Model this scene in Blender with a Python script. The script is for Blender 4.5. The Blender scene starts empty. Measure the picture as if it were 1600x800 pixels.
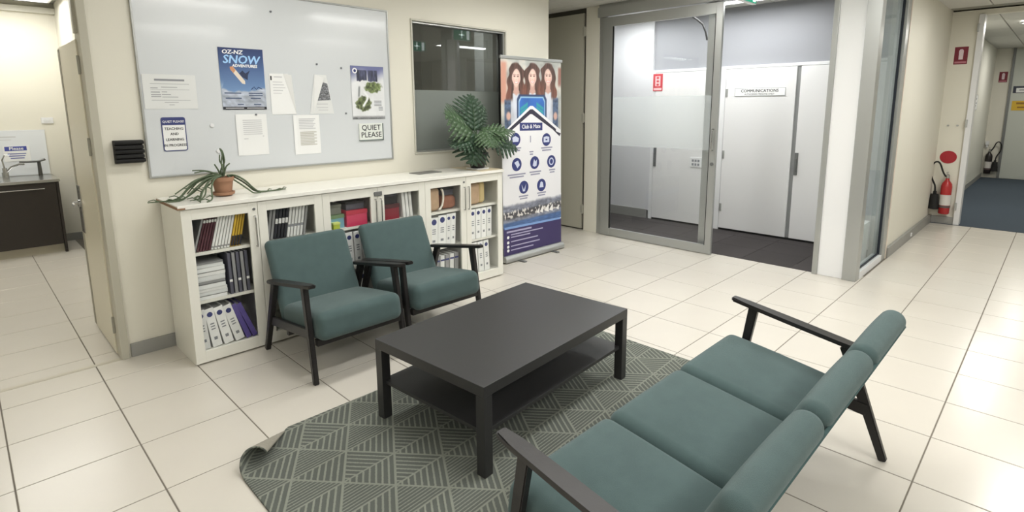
import bpy, bmesh, math, random
import numpy as np
from mathutils import Vector, Matrix
random.seed(7)
R = math.radians
PI = math.pi
scn = bpy.context.scene
col = scn.collection

# ------------------------------------------------------------------ camera
cam_d = bpy.data.cameras.new('camera')
cam_d.sensor_width = 36.0
cam_d.lens = 864.22 / 1600 * 36
cam_d.shift_x = -(811.02 - 800) / 1600
cam_d.shift_y = (313.26 - 400) / 1600
cam_d.clip_start = 0.02
cam = bpy.data.objects.new('camera', cam_d)
col.objects.link(cam)
cam.matrix_world = (Matrix.Translation((0, 0, 1.592)) @ Matrix.Rotation(-0.7937, 4, 'Z')
                    @ Matrix.Rotation(1.4028, 4, 'X') @ Matrix.Rotation(-0.0046, 4, 'Z'))
scn.camera = cam

# ------------------------------------------------------------------ world, exposure
world = bpy.data.worlds.new('world')
scn.world = world
world.use_nodes = True
world.node_tree.nodes['Background'].inputs[0].default_value = (0.75, 0.8, 0.85, 1)
world.node_tree.nodes['Background'].inputs[1].default_value = 0.15
scn.view_settings.view_transform = 'Standard'
scn.view_settings.look = 'None'
scn.view_settings.gamma = 1.0
scn.view_settings.use_curve_mapping = False
scn.view_settings.exposure = 0.02

# ------------------------------------------------------------------ helpers
def S(r, g, b):
    f = lambda c: (c / 255 / 12.92) if c / 255 <= 0.04045 else ((c / 255 + 0.055) / 1.055) ** 2.4
    return (f(r), f(g), f(b))

MATS = {}
def M(name, c, rough=0.5, metal=0.0, noise=0.0, nscale=8.0, bump=0.0, bscale=200.0, coat=0.0, sheen=0.0,
      emit=0.0, rnd=0.0, spec=0.5, coord='Object'):
    m = bpy.data.materials.new(name)
    m.use_nodes = True
    nt = m.node_tree
    p = nt.nodes['Principled BSDF']
    p.inputs['Base Color'].default_value = (*c, 1)
    p.inputs['Roughness'].default_value = rough
    p.inputs['Metallic'].default_value = metal
    p.inputs['Specular IOR Level'].default_value = spec
    p.inputs['Coat Weight'].default_value = coat
    p.inputs['Coat Roughness'].default_value = 0.08
    if sheen:
        p.inputs['Sheen Weight'].default_value = sheen
        p.inputs['Sheen Roughness'].default_value = 0.4
        p.inputs['Sheen Tint'].default_value = (.55, .6, .6, 1)
    if emit:
        p.inputs['Emission Color'].default_value = (*c, 1)
        p.inputs['Emission Strength'].default_value = emit
    tc = nt.nodes.new('ShaderNodeTexCoord')
    val = None
    if noise:
        n = nt.nodes.new('ShaderNodeTexNoise')
        n.inputs['Scale'].default_value = nscale
        n.inputs['Detail'].default_value = 4
        nt.links.new(tc.outputs[coord], n.inputs['Vector'])
        mr = nt.nodes.new('ShaderNodeMapRange')
        mr.inputs[3].default_value = 1 - noise
        mr.inputs[4].default_value = 1 + noise
        nt.links.new(n.outputs[0], mr.inputs[0])
        val = mr.outputs[0]
    if rnd:
        oi = nt.nodes.new('ShaderNodeObjectInfo')
        mr2 = nt.nodes.new('ShaderNodeMapRange')
        mr2.inputs[3].default_value = 1 - rnd
        mr2.inputs[4].default_value = 1 + rnd
        nt.links.new(oi.outputs['Random'], mr2.inputs[0])
        if val is None:
            val = mr2.outputs[0]
        else:
            mu = nt.nodes.new('ShaderNodeMath'); mu.operation = 'MULTIPLY'
            nt.links.new(val, mu.inputs[0]); nt.links.new(mr2.outputs[0], mu.inputs[1])
            val = mu.outputs[0]
    if val is not None:
        vm = nt.nodes.new('ShaderNodeVectorMath'); vm.operation = 'SCALE'
        vm.inputs[0].default_value = c
        nt.links.new(val, vm.inputs['Scale'])
        nt.links.new(vm.outputs[0], p.inputs['Base Color'])
    if bump:
        n2 = nt.nodes.new('ShaderNodeTexNoise')
        n2.inputs['Scale'].default_value = bscale
        n2.inputs['Detail'].default_value = 3
        nt.links.new(tc.outputs['Object'], n2.inputs['Vector'])
        b = nt.nodes.new('ShaderNodeBump')
        b.inputs['Strength'].default_value = bump
        b.inputs['Distance'].default_value = 0.004
        nt.links.new(n2.outputs[0], b.inputs['Height'])
        nt.links.new(b.outputs[0], p.inputs['Normal'])
    MATS[name] = m
    return m

def glassmat(name, tint=(0.93, 0.96, 0.95), refl=1.0, haze=0.0, hazecol=(0.75, 0.78, 0.78), rough=0.0):
    m = bpy.data.materials.new(name)
    m.use_nodes = True
    nt = m.node_tree
    nt.nodes.remove(nt.nodes['Principled BSDF'])
    out = nt.nodes['Material Output']
    tr = nt.nodes.new('ShaderNodeBsdfTransparent'); tr.inputs[0].default_value = (*tint, 1)
    gl = nt.nodes.new('ShaderNodeBsdfGlossy'); gl.inputs['Roughness'].default_value = rough
    gl.inputs[0].default_value = (0.95, 0.97, 1, 1)
    fr = nt.nodes.new('ShaderNodeFresnel'); fr.inputs[0].default_value = 1.5
    mu = nt.nodes.new('ShaderNodeMath'); mu.operation = 'MULTIPLY'; mu.inputs[1].default_value = refl
    mu.use_clamp = True
    # only the entry face reflects, so that light leaving a thin pane is not trapped inside it
    ge = nt.nodes.new('ShaderNodeNewGeometry')
    inv = nt.nodes.new('ShaderNodeMath'); inv.operation = 'SUBTRACT'; inv.inputs[0].default_value = 1.0
    nt.links.new(ge.outputs['Backfacing'], inv.inputs[1])
    fm_ = nt.nodes.new('ShaderNodeMath'); fm_.operation = 'MULTIPLY'
    nt.links.new(fr.outputs[0], fm_.inputs[0]); nt.links.new(inv.outputs[0], fm_.inputs[1])
    nt.links.new(fm_.outputs[0], mu.inputs[0])
    base = tr.outputs[0]
    if haze:
        df = nt.nodes.new('ShaderNodeBsdfDiffuse'); df.inputs[0].default_value = (*hazecol, 1)
        tl = nt.nodes.new('ShaderNodeBsdfTranslucent'); tl.inputs[0].default_value = (*hazecol, 1)
        mx0 = nt.nodes.new('ShaderNodeMixShader'); mx0.inputs[0].default_value = 0.5
        nt.links.new(df.outputs[0], mx0.inputs[1]); nt.links.new(tl.outputs[0], mx0.inputs[2])
        mx1 = nt.nodes.new('ShaderNodeMixShader'); mx1.inputs[0].default_value = haze
        nt.links.new(tr.outputs[0], mx1.inputs[1]); nt.links.new(mx0.outputs[0], mx1.inputs[2])
        base = mx1.outputs[0]
    mx = nt.nodes.new('ShaderNodeMixShader')
    nt.links.new(mu.outputs[0], mx.inputs[0]); nt.links.new(base, mx.inputs[1]); nt.links.new(gl.outputs[0], mx.inputs[2])
    nt.links.new(mx.outputs[0], out.inputs[0])
    return m

class MB:
    """collects shapes into one mesh"""
    def __init__(s): s.bm = bmesh.new()
    def box(s, x0, x1, y0, y1, z0, z1, bev=0.0, seg=2):
        b = bmesh.new()
        bmesh.ops.create_cube(b, size=1)
        for v in b.verts:
            v.co = ((x0 + x1) / 2 + v.co.x * (x1 - x0), (y0 + y1) / 2 + v.co.y * (y1 - y0), (z0 + z1) / 2 + v.co.z * (z1 - z0))
        if bev:
            bmesh.ops.bevel(b, geom=b.edges[:] , offset=bev, segments=seg, affect='EDGES', profile=0.6)
        s._merge(b); return s
    def _merge(s, b, mat=None):
        if mat is not None: bmesh.ops.transform(b, matrix=mat, verts=b.verts)
        me = bpy.data.meshes.new('tmp'); b.to_mesh(me); b.free()
        s.bm.from_mesh(me); bpy.data.meshes.remove(me)
    def beam(s, p0, p1, w0, d0, w1=None, d1=None, bev=0.0, xdir=(1, 0, 0)):
        """tapered bar from p0 to p1: w along xdir, d across"""
        w1 = w0 if w1 is None else w1; d1 = d0 if d1 is None else d1
        p0, p1 = Vector(p0), Vector(p1)
        ax = (p1 - p0).normalized(); x = Vector(xdir); x = (x - ax * x.dot(ax)).normalized(); y = ax.cross(x)
        b = bmesh.new(); vs = []
        for p, w, d in ((p0, w0, d0), (p1, w1, d1)):
            for sx, sy in ((-1, -1), (1, -1), (1, 1), (-1, 1)):
                vs.append(b.verts.new(p + x * sx * w / 2 + y * sy * d / 2))
        for f in ((3, 2, 1, 0), (4, 5, 6, 7), (0, 1, 5, 4), (1, 2, 6, 5), (2, 3, 7, 6), (3, 0, 4, 7)):
            b.faces.new([vs[i] for i in f])
        if bev: bmesh.ops.bevel(b, geom=b.edges[:], offset=bev, segments=2, affect='EDGES')
        s._merge(b); return s
    def prism(s, pts, axis, a0, a1, bev=0.0):
        """extrude a 2d outline along axis; pts are the other two coords in xyz order"""
        b = bmesh.new()
        def P(u, v, a):
            return {'x': (a, u, v), 'y': (u, a, v), 'z': (u, v, a)}[axis]
        lo = [b.verts.new(P(u, v, a0)) for u, v in pts]; hi = [b.verts.new(P(u, v, a1)) for u, v in pts]
        n = len(pts)
        b.faces.new(lo); b.faces.new(hi)
        for i in range(n): b.faces.new((lo[i], lo[(i + 1) % n], hi[(i + 1) % n], hi[i]))
        bmesh.ops.recalc_face_normals(b, faces=b.faces)
        if bev: bmesh.ops.bevel(b, geom=b.edges[:], offset=bev, segments=2, affect='EDGES')
        s._merge(b); return s
    def cyl(s, c, r, h, axis='z', seg=16, r2=None):
        b = bmesh.new()
        bmesh.ops.create_cone(b, cap_ends=True, segments=seg, radius1=r, radius2=r if r2 is None else r2, depth=h)
        m = Matrix.Translation(c)
        if axis == 'x': m = m @ Matrix.Rotation(PI / 2, 4, 'Y')
        if axis == 'y': m = m @ Matrix.Rotation(-PI / 2, 4, 'X')
        s._merge(b, m); return s
    def lathe(s, prof, seg=24, c=(0, 0, 0)):
        b = bmesh.new(); rings = []
        for r, z in prof:
            rings.append([b.verts.new((c[0] + r * math.cos(2 * PI * i / seg), c[1] + r * math.sin(2 * PI * i / seg), c[2] + z)) for i in range(seg)] if r > 1e-6 else [b.verts.new((c[0], c[1], c[2] + z))])
        for a, q in zip(rings, rings[1:]):
            for i in range(seg):
                j = (i + 1) % seg
                if len(a) == 1 and len(q) == 1: continue
                if len(a) == 1: b.faces.new((a[0], q[j], q[i]))
                elif len(q) == 1: b.faces.new((a[i], a[j], q[0]))
                else: b.faces.new((a[i], a[j], q[j], q[i]))
        bmesh.ops.recalc_face_normals(b, faces=b.faces)
        s._merge(b); return s
    def tube(s, pts, r, seg=8, r1=None, closed=False):
        pts = [Vector(p) for p in pts]; n = len(pts); b = bmesh.new(); rings = []
        up = Vector((0.13, 0.21, 0.97)).normalized()
        for i, p in enumerate(pts):
            if closed: t = pts[(i + 1) % n] - pts[i - 1]
            else: t = pts[min(i + 1, n - 1)] - pts[max(i - 1, 0)]
            t.normalize()
            x = up.cross(t)
            if x.length < 1e-3: x = Vector((1, 0, 0)).cross(t)
            x.normalize(); y = t.cross(x)
            rr = r if r1 is None else r + (r1 - r) * i / (n - 1)
            rings.append([b.verts.new(p + (x * math.cos(2 * PI * k / seg) + y * math.sin(2 * PI * k / seg)) * rr) for k in range(seg)])
        m = n if closed else n - 1
        for i in range(m):
            a, q = rings[i], rings[(i + 1) % n]
            for k in range(seg): b.faces.new((a[k], a[(k + 1) % seg], q[(k + 1) % seg], q[k]))
        if not closed:
            b.faces.new(rings[0][::-1]); b.faces.new(rings[-1])
        bmesh.ops.recalc_face_normals(b, faces=b.faces)
        s._merge(b); return s
    def rbox(s, hx, hy, hz, r, mat=None, puff=0.0, puffside=None, mid=6, cs=4):
        """rounded cushion centred on the origin, half sizes hx hy hz; puff bulges the +z (or +-) side"""
        b = bmesh.new()
        def ts(h):
            a = [-h + r * i / cs for i in range(cs)]
            inner = [-(h - r) + 2 * (h - r) * i / mid for i in range(mid + 1)]
            return a + inner + [-t for t in a[::-1]]
        T = [ts(hx), ts(hy), ts(hz)]; H = (hx, hy, hz); cache = {}
        def V(q):
            k = tuple(round(c, 5) for c in q)
            if k not in cache:
                c = [max(-(h - r), min(h - r, v)) for v, h in zip(q, H)]
                n = Vector([a - bb for a, bb in zip(q, c)])
                p = Vector(c) + (n.normalized() * r if n.length > 1e-9 else n)
                if puff:
                    g = max(0, 1 - (p.x / hx) ** 2) * max(0, 1 - (p.y / hy) ** 2)
                    p.z += puff * g ** 0.7 * (p.z / hz if puffside is None else (1 if p.z > 0 else 0) * p.z / hz)
                cache[k] = b.verts.new(p)
            return cache[k]
        for ax in range(3):
            u, v = (ax + 1) % 3, (ax + 2) % 3
            for sgn in (-1, 1):
                for i in range(len(T[u]) - 1):
                    for j in range(len(T[v]) - 1):
                        vs = []
                        for a, c in ((i, j), (i + 1, j), (i + 1, j + 1), (i, j + 1)):
                            q = [0, 0, 0]; q[ax] = sgn * H[ax]; q[u] = T[u][a]; q[v] = T[v][c]; vs.append(V(q))
                        if sgn < 0: vs.reverse()
                        if len(set(vs)) == 4: b.faces.new(vs)
        s._merge(b, mat); return s
    def quad(s, *pts):
        s.bm.faces.new([s.bm.verts.new(p) for p in pts]); return s
    def poly(s, pts2, y):
        """flat printed shape facing -y"""
        s.bm.faces.new([s.bm.verts.new((u, y, v)) for u, v in pts2]); return s
    def disc(s, u, v, ru, rv, y, n=20, a0=0, a1=2 * PI):
        s.poly([(u + ru * math.cos(a0 + (a1 - a0) * i / n), v + rv * math.sin(a0 + (a1 - a0) * i / n)) for i in range(n)], y); return s
    def done(s, name, mat, parent=None, smooth=False, loc=None, rot=None):
        me = bpy.data.meshes.new(name); s.bm.to_mesh(me); s.bm.free()
        if smooth:
            me.shade_smooth()
            if smooth != 'all': me.set_sharp_from_angle(angle=R(40))
        me.materials.append(mat)
        o = bpy.data.objects.new(name, me); col.objects.link(o)
        if parent: o.parent = parent
        if loc: o.location = loc
        if rot: o.rotation_euler = rot
        return o

def tag(o, label=None, cat=None, group=None, kind=None):
    if label: o['label'] = label
    if cat: o['category'] = cat
    if group: o['group'] = group
    if kind: o['kind'] = kind
    return o
def thing(name, label, cat, loc=(0, 0, 0), rz=0, group=None):
    o = bpy.data.objects.new(name, None); col.objects.link(o)
    o.empty_display_size = 0.1
    o.location = loc; o.rotation_euler = (0, 0, rz)
    return tag(o, label, cat, group)
def struct(name, mb, mat, parent=None, label=None, **k):
    o = mb.done(name, mat, parent, **k)
    if not parent: o['kind'] = 'structure'
    if label: o['label'] = label
    return o
def copy_tree(o, parent=None):
    c = o.copy(); col.objects.link(c)
    if parent: c.parent = parent
    for ch in list(o.children):
        copy_tree(ch, c)
    return c
def text(name, s, size, mat, parent, loc, rot=(PI / 2, 0, 0), bold=0.0, sx=1.0, shear=0.0, space=1.0):
    cu = bpy.data.curves.new(name, 'FONT'); cu.body = s; cu.size = size
    cu.align_x = 'CENTER'; cu.align_y = 'CENTER'; cu.shear = shear; cu.resolution_u = 2
    cu.space_character = space
    t = bpy.data.objects.new(name + '_tmp', cu); col.objects.link(t)
    bpy.context.view_layer.update()
    me = bpy.data.meshes.new_from_object(t.evaluated_get(bpy.context.evaluated_depsgraph_get()))
    bpy.data.objects.remove(t); bpy.data.curves.remove(cu)
    if bold:
        bb = bmesh.new(); q = bold * size
        for k, (dx, dy) in enumerate(((0, 0), (q, 0), (-q, 0), (0, q * .7), (0, -q * .7))):
            n0 = len(bb.verts); bb.from_mesh(me); bb.verts.ensure_lookup_table()
            for v in bb.verts[n0:]: v.co += Vector((dx, dy, k * .00005))
        bb.to_mesh(me); bb.free()
    me.name = name; me.materials.clear(); me.materials.append(mat)
    o = bpy.data.objects.new(name, me); col.objects.link(o)
    o.parent = parent; o.location = loc; o.rotation_euler = rot; o.scale = (sx, 1, 1)
    return o

# printed pictures: a fine flat mesh whose points carry the ink colours
def vnoise(x, y, seed=0):
    def h(i, j):
        v = np.sin(i * 127.1 + j * 311.7 + seed * 74.7) * 43758.5453
        return v - np.floor(v)
    i, j = np.floor(x), np.floor(y); fx, fy = x - i, y - j
    fx = fx * fx * (3 - 2 * fx); fy = fy * fy * (3 - 2 * fy)
    return (h(i, j) * (1 - fx) + h(i + 1, j) * fx) * (1 - fy) + (h(i, j + 1) * (1 - fx) + h(i + 1, j + 1) * fx) * fy
def fbm(x, y, seed=0): return .55 * vnoise(x, y, seed) + .3 * vnoise(x * 2.1, y * 2.1, seed + 3) + .15 * vnoise(x * 4.3, y * 4.3, seed + 7)
def sst(e0, e1, x):
    t = np.clip((x - e0) / (e1 - e0), 0, 1); return t * t * (3 - 2 * t)
def ovl(c, m, rgb):
    return c * (1 - m[..., None]) + (np.asarray(rgb, float) if not isinstance(rgb, np.ndarray) or rgb.ndim == 1 else rgb) * m[..., None]
INK = None
def ink_print(name, parent, u0, u1, v0, v1, y, nx, ny, func):
    global INK
    if INK is None:
        INK = bpy.data.materials.new('printed_ink'); INK.use_nodes = True
        a = INK.node_tree.nodes.new('ShaderNodeVertexColor'); a.layer_name = 'ink'
        p = INK.node_tree.nodes['Principled BSDF']; p.inputs['Roughness'].default_value = .5
        INK.node_tree.links.new(a.outputs[0], p.inputs['Base Color'])
    U, V = np.meshgrid(np.linspace(u0, u1, nx), np.linspace(v0, v1, ny))
    C = np.clip(func(U, V) / 255, 0, 1); C = np.where(C <= .04045, C / 12.92, ((C + .055) / 1.055) ** 2.4)
    me = bpy.data.meshes.new(name)
    P = np.stack([U, np.full_like(U, y), V], -1).reshape(-1, 3)
    ii, jj = np.meshgrid(np.arange(nx - 1), np.arange(ny - 1)); k = (jj * nx + ii).ravel()
    F = np.stack([k, k + 1, k + nx + 1, k + nx], -1)
    me.from_pydata(P.tolist(), [], F.tolist())
    ca = me.color_attributes.new('ink', 'FLOAT_COLOR', 'POINT')
    ca.data.foreach_set('color', np.concatenate([C.reshape(-1, 3), np.ones((nx * ny, 1))], 1).ravel().astype(np.float32))
    me.materials.append(INK)
    o = bpy.data.objects.new(name, me); col.objects.link(o); o.parent = parent
    return o

# ------------------------------------------------------------------ materials
wall_m = M('cream_paint', S(225, 222, 209), 0.55, noise=0.02, nscale=2, bump=0.06, bscale=120)
wall_dim = M('grey_cream_paint', S(190, 189, 181), 0.6, noise=0.02, nscale=2)
ceil_m = M('ceiling_white', S(212, 211, 205), 0.8, noise=0.03, nscale=30)
tbar_m = M('ceiling_grid', S(150, 149, 140), 0.6)
tile_m = M('glazed_tile', S(209, 204, 194), 0.24, noise=0.025, nscale=5, rnd=0.018, bump=0.02, bscale=60, coat=0.0)
grout_m = M('grout', S(112, 106, 96), 0.9, noise=0.1, nscale=10)
alu_m = M('aluminium', S(176, 178, 176), 0.35, 0.55, noise=0.02)
alu_dk = M('aluminium_dark', S(120, 122, 122), 0.4, 0.5)
steel_m = M('brushed_steel', S(180, 180, 178), 0.25, 0.9)
skirt_m = M('grey_skirting', S(150, 150, 146), 0.5, 0.1, noise=0.04)
white_p = M('white_paint', S(228, 229, 230), 0.4)
white_g = M('white_gloss', S(236, 237, 238), 0.12, coat=0.4)
lam_m = M('white_laminate', S(232, 231, 222), 0.35, noise=0.012)
lam_in = M('cabinet_inside', S(226, 225, 220), 0.6)
black_m = M('black_plastic', S(30, 30, 31), 0.45)
rubber = M('black_rubber', S(22, 22, 22), 0.7)
wood_m = M('black_stained_wood', S(34, 32, 32), 0.38, noise=0.25, nscale=30, bump=0.1, bscale=90)
table_m = M('black_brown_laminate', S(45, 45, 46), 0.42, noise=0.12, nscale=40, bump=0.05, bscale=250)
def fabric(name, c):
    m = M(name, c, 0.92, noise=0.14, nscale=14, bump=0.5, bscale=700, sheen=0.35, spec=0.2)
    return m
teal = fabric('teal_velvet', S(79, 97, 97))
teal_dk = M('teal_welt', S(58, 82, 82), 0.95)
pl_dark = M('window_glass', (0.3, 0.3, 0.3), 0.1)
glass = glassmat('clear_glass', (0.985, 0.99, 0.99), 1.0)
glass_cab = glassmat('cabinet_glass', (0.985, 0.99, 0.988), 0.6)
glass_win = glassmat('tinted_glass', (0.72, 0.74, 0.73), 2.0, haze=0.1, hazecol=(0.42, 0.42, 0.38))
film_m = glassmat('frosted_film', (0.95, 0.96, 0.96), 0.4, haze=0.3, hazecol=(0.86, 0.89, 0.89), rough=0.3)
film_dk = glassmat('frosted_window_film', (0.5, 0.52, 0.5), 0.5, haze=0.8, hazecol=(0.48, 0.52, 0.49), rough=0.35)
paper_m = M('paper', S(236, 237, 236), 0.8, noise=0.01)
paper_g = M('paper_grey', S(222, 224, 223), 0.8)
ink = M('print_black', S(40, 42, 48), 0.7)
ink_g = M('print_grey', S(140, 143, 148), 0.8)
ink_l = M('print_light_grey', S(200, 201, 203), 0.8)
navy = M('print_navy', S(52, 60, 116), 0.6)
purple = M('print_purple', S(62, 52, 98), 0.5)
red_m = M('sign_red', S(168, 32, 44), 0.45)
red_dk = M('sign_dark_red', S(122, 30, 48), 0.5)
white_ink = M('print_white', S(238, 239, 240), 0.6)

# ------------------------------------------------------------------ lights of the place and added lamps
lampE = M('lamp_diffuser', (1, 0.985, 0.94), 0.5, emit=9.0)
def troffer(x, y, w, l, label, power, z=2.78, name='ceiling_light', size=None, colr=(1, 0.985, 0.955)):
    t = thing(name, label, 'light', (x, y, z - 0.04), 0)
    f = MB()
    f.box(-w / 2 - .02, w / 2 + .02, -l / 2 - .02, -l / 2, 0, .04).box(-w / 2 - .02, w / 2 + .02, l / 2, l / 2 + .02, 0, .04)
    f.box(-w / 2 - .02, -w / 2, -l / 2, l / 2, 0, .04).box(w / 2, w / 2 + .02, -l / 2, l / 2, 0, .04)
    f.done('frame', white_p, t)
    MB().box(-w / 2, w / 2, -l / 2, l / 2, .012, .03).done('diffuser', lampE, t)
    d = bpy.data.lights.new('lamp', 'AREA'); d.shape = 'RECTANGLE'; d.size = w; d.size_y = l
    d.energy = power; d.color = colr
    o = bpy.data.objects.new('lamp', d); col.objects.link(o); o.parent = t; o.location = (0, 0, -0.004)
    return t
PW = 19
troffer(2.0, 1.3, 1.2, .3, 'long ceiling light over the coffee table', PW * .8)
troffer(4.0, 1.25, 1.2, .3, 'long ceiling light between coffee table and glass door', PW)
troffer(4.0, 3.05, 1.2, .3, 'long ceiling light in front of the pull up banner', PW * .9)
troffer(1.6, 3.0, 1.2, .3, 'long ceiling light in front of the whiteboard', PW * .5)
troffer(0.2, -.9, 1.2, .3, 'long ceiling light behind the camera', PW * 1.2)
troffer(2.6, -1.2, 1.2, .3, 'long ceiling light behind the sofa', PW * 1.2)
troffer(5.0, -1.2, 1.2, .3, 'long ceiling light far behind the sofa, toward the corridor', PW)
troffer(1.4, -3.1, 1.2, .3, 'added long ceiling light close to the wall behind the camera', PW * 1.2)  # unseen fill lamp added to send low-angle light into the cabinets
troffer(7.2, -.1, 1.2, .3, 'long ceiling light at the mouth of the corridor', PW * 1.3)
troffer(-1.6, 1.4, 1.2, .3, 'long ceiling light left of the camera', PW)
troffer(.4, 7.9, 1.0, .5, 'long ceiling light over the kitchen sink', PW * .32)
troffer(.0, 6.0, 1.2, .3, 'long ceiling light inside the kitchen doorway', PW * .7)
troffer(6.3, 2.75, .3, 1.2, 'ceiling light inside the communications room', PW * .85, colr=(.97, .99, 1))
troffer(6.3, 4.2, .3, .9, 'ceiling light at the closed end of the communications room', PW * .75, colr=(.97, .99, 1))
troffer(3.45, 4.46, .6, .12, 'added unseen lamp lighting the room behind the dark window', 5)  # unseen lamp added to brighten the column and the frosted pane
def downlight(x, y, label, power, z=2.78):
    t = thing('downlight', label, 'light', (x, y, z - .03), 0)
    MB().lathe([(.075, 0), (.1, 0), (.1, .02), (.075, .02)], 24).done('rim', white_p, t, smooth=True)
    MB().cyl((0, 0, .015), .075, .008, seg=24).done('lens', lampE, t)
    d = bpy.data.lights.new('lamp', 'AREA'); d.shape = 'DISK'; d.size = .15; d.energy = power; d.color = (1, .96, .9)
    o = bpy.data.objects.new('lamp', d); col.objects.link(o); o.parent = t; o.location = (0, 0, -.003)
downlight(10.9, .55, 'round downlight glowing in the carpeted corridor ceiling', 30, 2.76)
downlight(14.0, .3, 'round downlight near the far end of the carpeted corridor', 22, 2.76)

# ------------------------------------------------------------------ structure: floor
T = .45
fl = MB()
fl.box(-3, 5.66, -4, 4.29, -.05, -.002).box(5.66, 9.25, -4, 1.25, -.05, -.002)
fl.box(4.7, 5.66, 4.29, 6.6, -.05, -.002).box(-1.3, 1.05, 4.29, 8.62, -.05, -.002)
floor = struct('floor', fl, grout_m)
floor['label'] = 'cream glazed tile floor with grey grout lines'
def tile_mesh():
    b = bmesh.new(); h = T / 2 - .0028; k = .0018
    lo = [b.verts.new((x * h, y * h, -.012)) for x, y in ((-1, -1), (1, -1), (1, 1), (-1, 1))]
    md = [b.verts.new((x * h, y * h, -.0016)) for x, y in ((-1, -1), (1, -1), (1, 1), (-1, 1))]
    hi = [b.verts.new((x * (h - k), y * (h - k), 0)) for x, y in ((-1, -1), (1, -1), (1, 1), (-1, 1))]
    b.faces.new(hi)
    for a, c in ((lo, md), (md, hi)):
        for i in range(4): b.faces.new((a[i], a[(i + 1) % 4], c[(i + 1) % 4], c[i]))
    me = bpy.data.meshes.new('floor_tile'); b.to_mesh(me); b.free(); me.materials.append(tile_m); return me
tm = tile_mesh()
CI = cam.matrix_world.inverted()
def px(p):
    q = CI @ Vector(p)
    if q.z > -0.05: return None
    return (811.02 + 864.22 * q.x / -q.z, 313.26 - 864.22 * q.y / -q.z, -q.z)
regions = [(-3, 5.66, -4, 4.29), (5.66, 9.25, -4, 1.25), (4.7, 5.66, 4.29, 6.6), (-1.3, 1.05, 4.29, 8.62)]
cells = []
for i in range(-8, 22):
    for j in range(-10, 21):
        x0, y0 = i * T + .0012, j * T + .30
        cx, cy = x0 + T / 2, y0 + T / 2
        if any(a - .02 <= cx <= b + .02 and c - .02 <= cy <= d + .02 for a, b, c, d in regions):
            q = px((cx, cy, 0)); sc = 0
            if q and -60 < q[0] < 1660 and 100 < q[1] < 880: sc = 1 / q[2] ** 2
            cells.append((sc, cx, cy))
cells.sort(reverse=True)
rest = bmesh.new()
for n, (sc, cx, cy) in enumerate(cells):
    if n < 290 and sc > 0:
        o = bpy.data.objects.new('floor_tile', tm); col.objects.link(o); o.parent = floor; o.location = (cx, cy, 0)
    else:
        k = len(rest.verts); rest.from_mesh(tm); rest.verts.ensure_lookup_table()
        for v in rest.verts[k:]: v.co += Vector((cx, cy, 0))
me = bpy.data.meshes.new('floor_tile_field'); rest.to_mesh(me); rest.free(); me.materials.append(tile_m)
o = bpy.data.objects.new('floor_tile_field', me); col.objects.link(o); o.parent = floor; o['kind'] = 'stuff'
# threshold strip in the kitchen doorway
struct('trim_1', MB().box(-.4, .62, 4.16, 4.2, 0, .0015), M('threshold', S(190, 184, 168), .4), None, 'pale threshold strip across the kitchen doorway')

carpet_b = M('blue_carpet', S(62, 74, 86), 0.98, noise=0.16, nscale=40, bump=0.6, bscale=500)
carpet_k = M('charcoal_carpet', S(58, 54, 54), 0.98, noise=0.2, nscale=60, bump=0.6, bscale=500, rnd=0.18)
struct('floor_corridor', MB().box(9.25, 16, -1, 1.25, -.05, .004), carpet_b, None, 'slate blue carpet running down the corridor')
fc = struct('floor_communications_room', MB().box(5.66, 6.9, 1.3, 5.2, -.05, -.002), M('carpet_backing', S(40, 38, 38), .95), None, 'charcoal carpet tiles of the communications room')
ct = MB().box(-.2485, .2485, -.2485, .2485, -.01, .003, .0015, 1).done('carpet_tile', carpet_k, fc)
first = True
for i in range(3):
    for j in range(8):
        c = ct if first else ct.copy()
        if not first: col.objects.link(c); c.parent = fc
        first = False
        c.location = (5.66 + .25 + i * .5 if i < 2 else 6.775, 1.55 + j * .5, 0)
        if i == 2: c.scale = (.45, 1, 1)
        c.rotation_euler = (0, 0, 0 if i == 2 else (i + j) % 2 * PI / 2)

# ------------------------------------------------------------------ structure: ceiling
ce = struct('ceiling', MB().box(-3, 9.3, -4, 6.6, 2.79, 2.84).box(-1.3, 1.05, 6.6, 8.62, 2.79, 2.84).box(9.3, 16, -1, 1.3, 2.775, 2.84), tbar_m, None, 'suspended ceiling of pale panels in a grey grid')
pm = MB().box(-.594, .594, -.294, .294, -.006, .012, .004, 1).done('ceiling_panel', ceil_m, ce)
first = True
pts = []
for i in range(10):
    for j in range(17):
        x, y = -2.4 + i * 1.2, -3.7 + j * .6
        if x < 9.1: pts.append((x, y, 2.786))
for j in range(3): pts.append((.4, 6.7 + j * .6, 2.786)); pts.append((-.8, 6.7 + j * .6, 2.786))
for i in range(6):
    for j in range(4): pts.append((9.95 + i * 1.2, -.7 + j * .6, 2.772))
for p in pts:
    c = pm if first else pm.copy()
    if not first: col.objects.link(c); c.parent = ce
    first = False
    c.location = p

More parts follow.
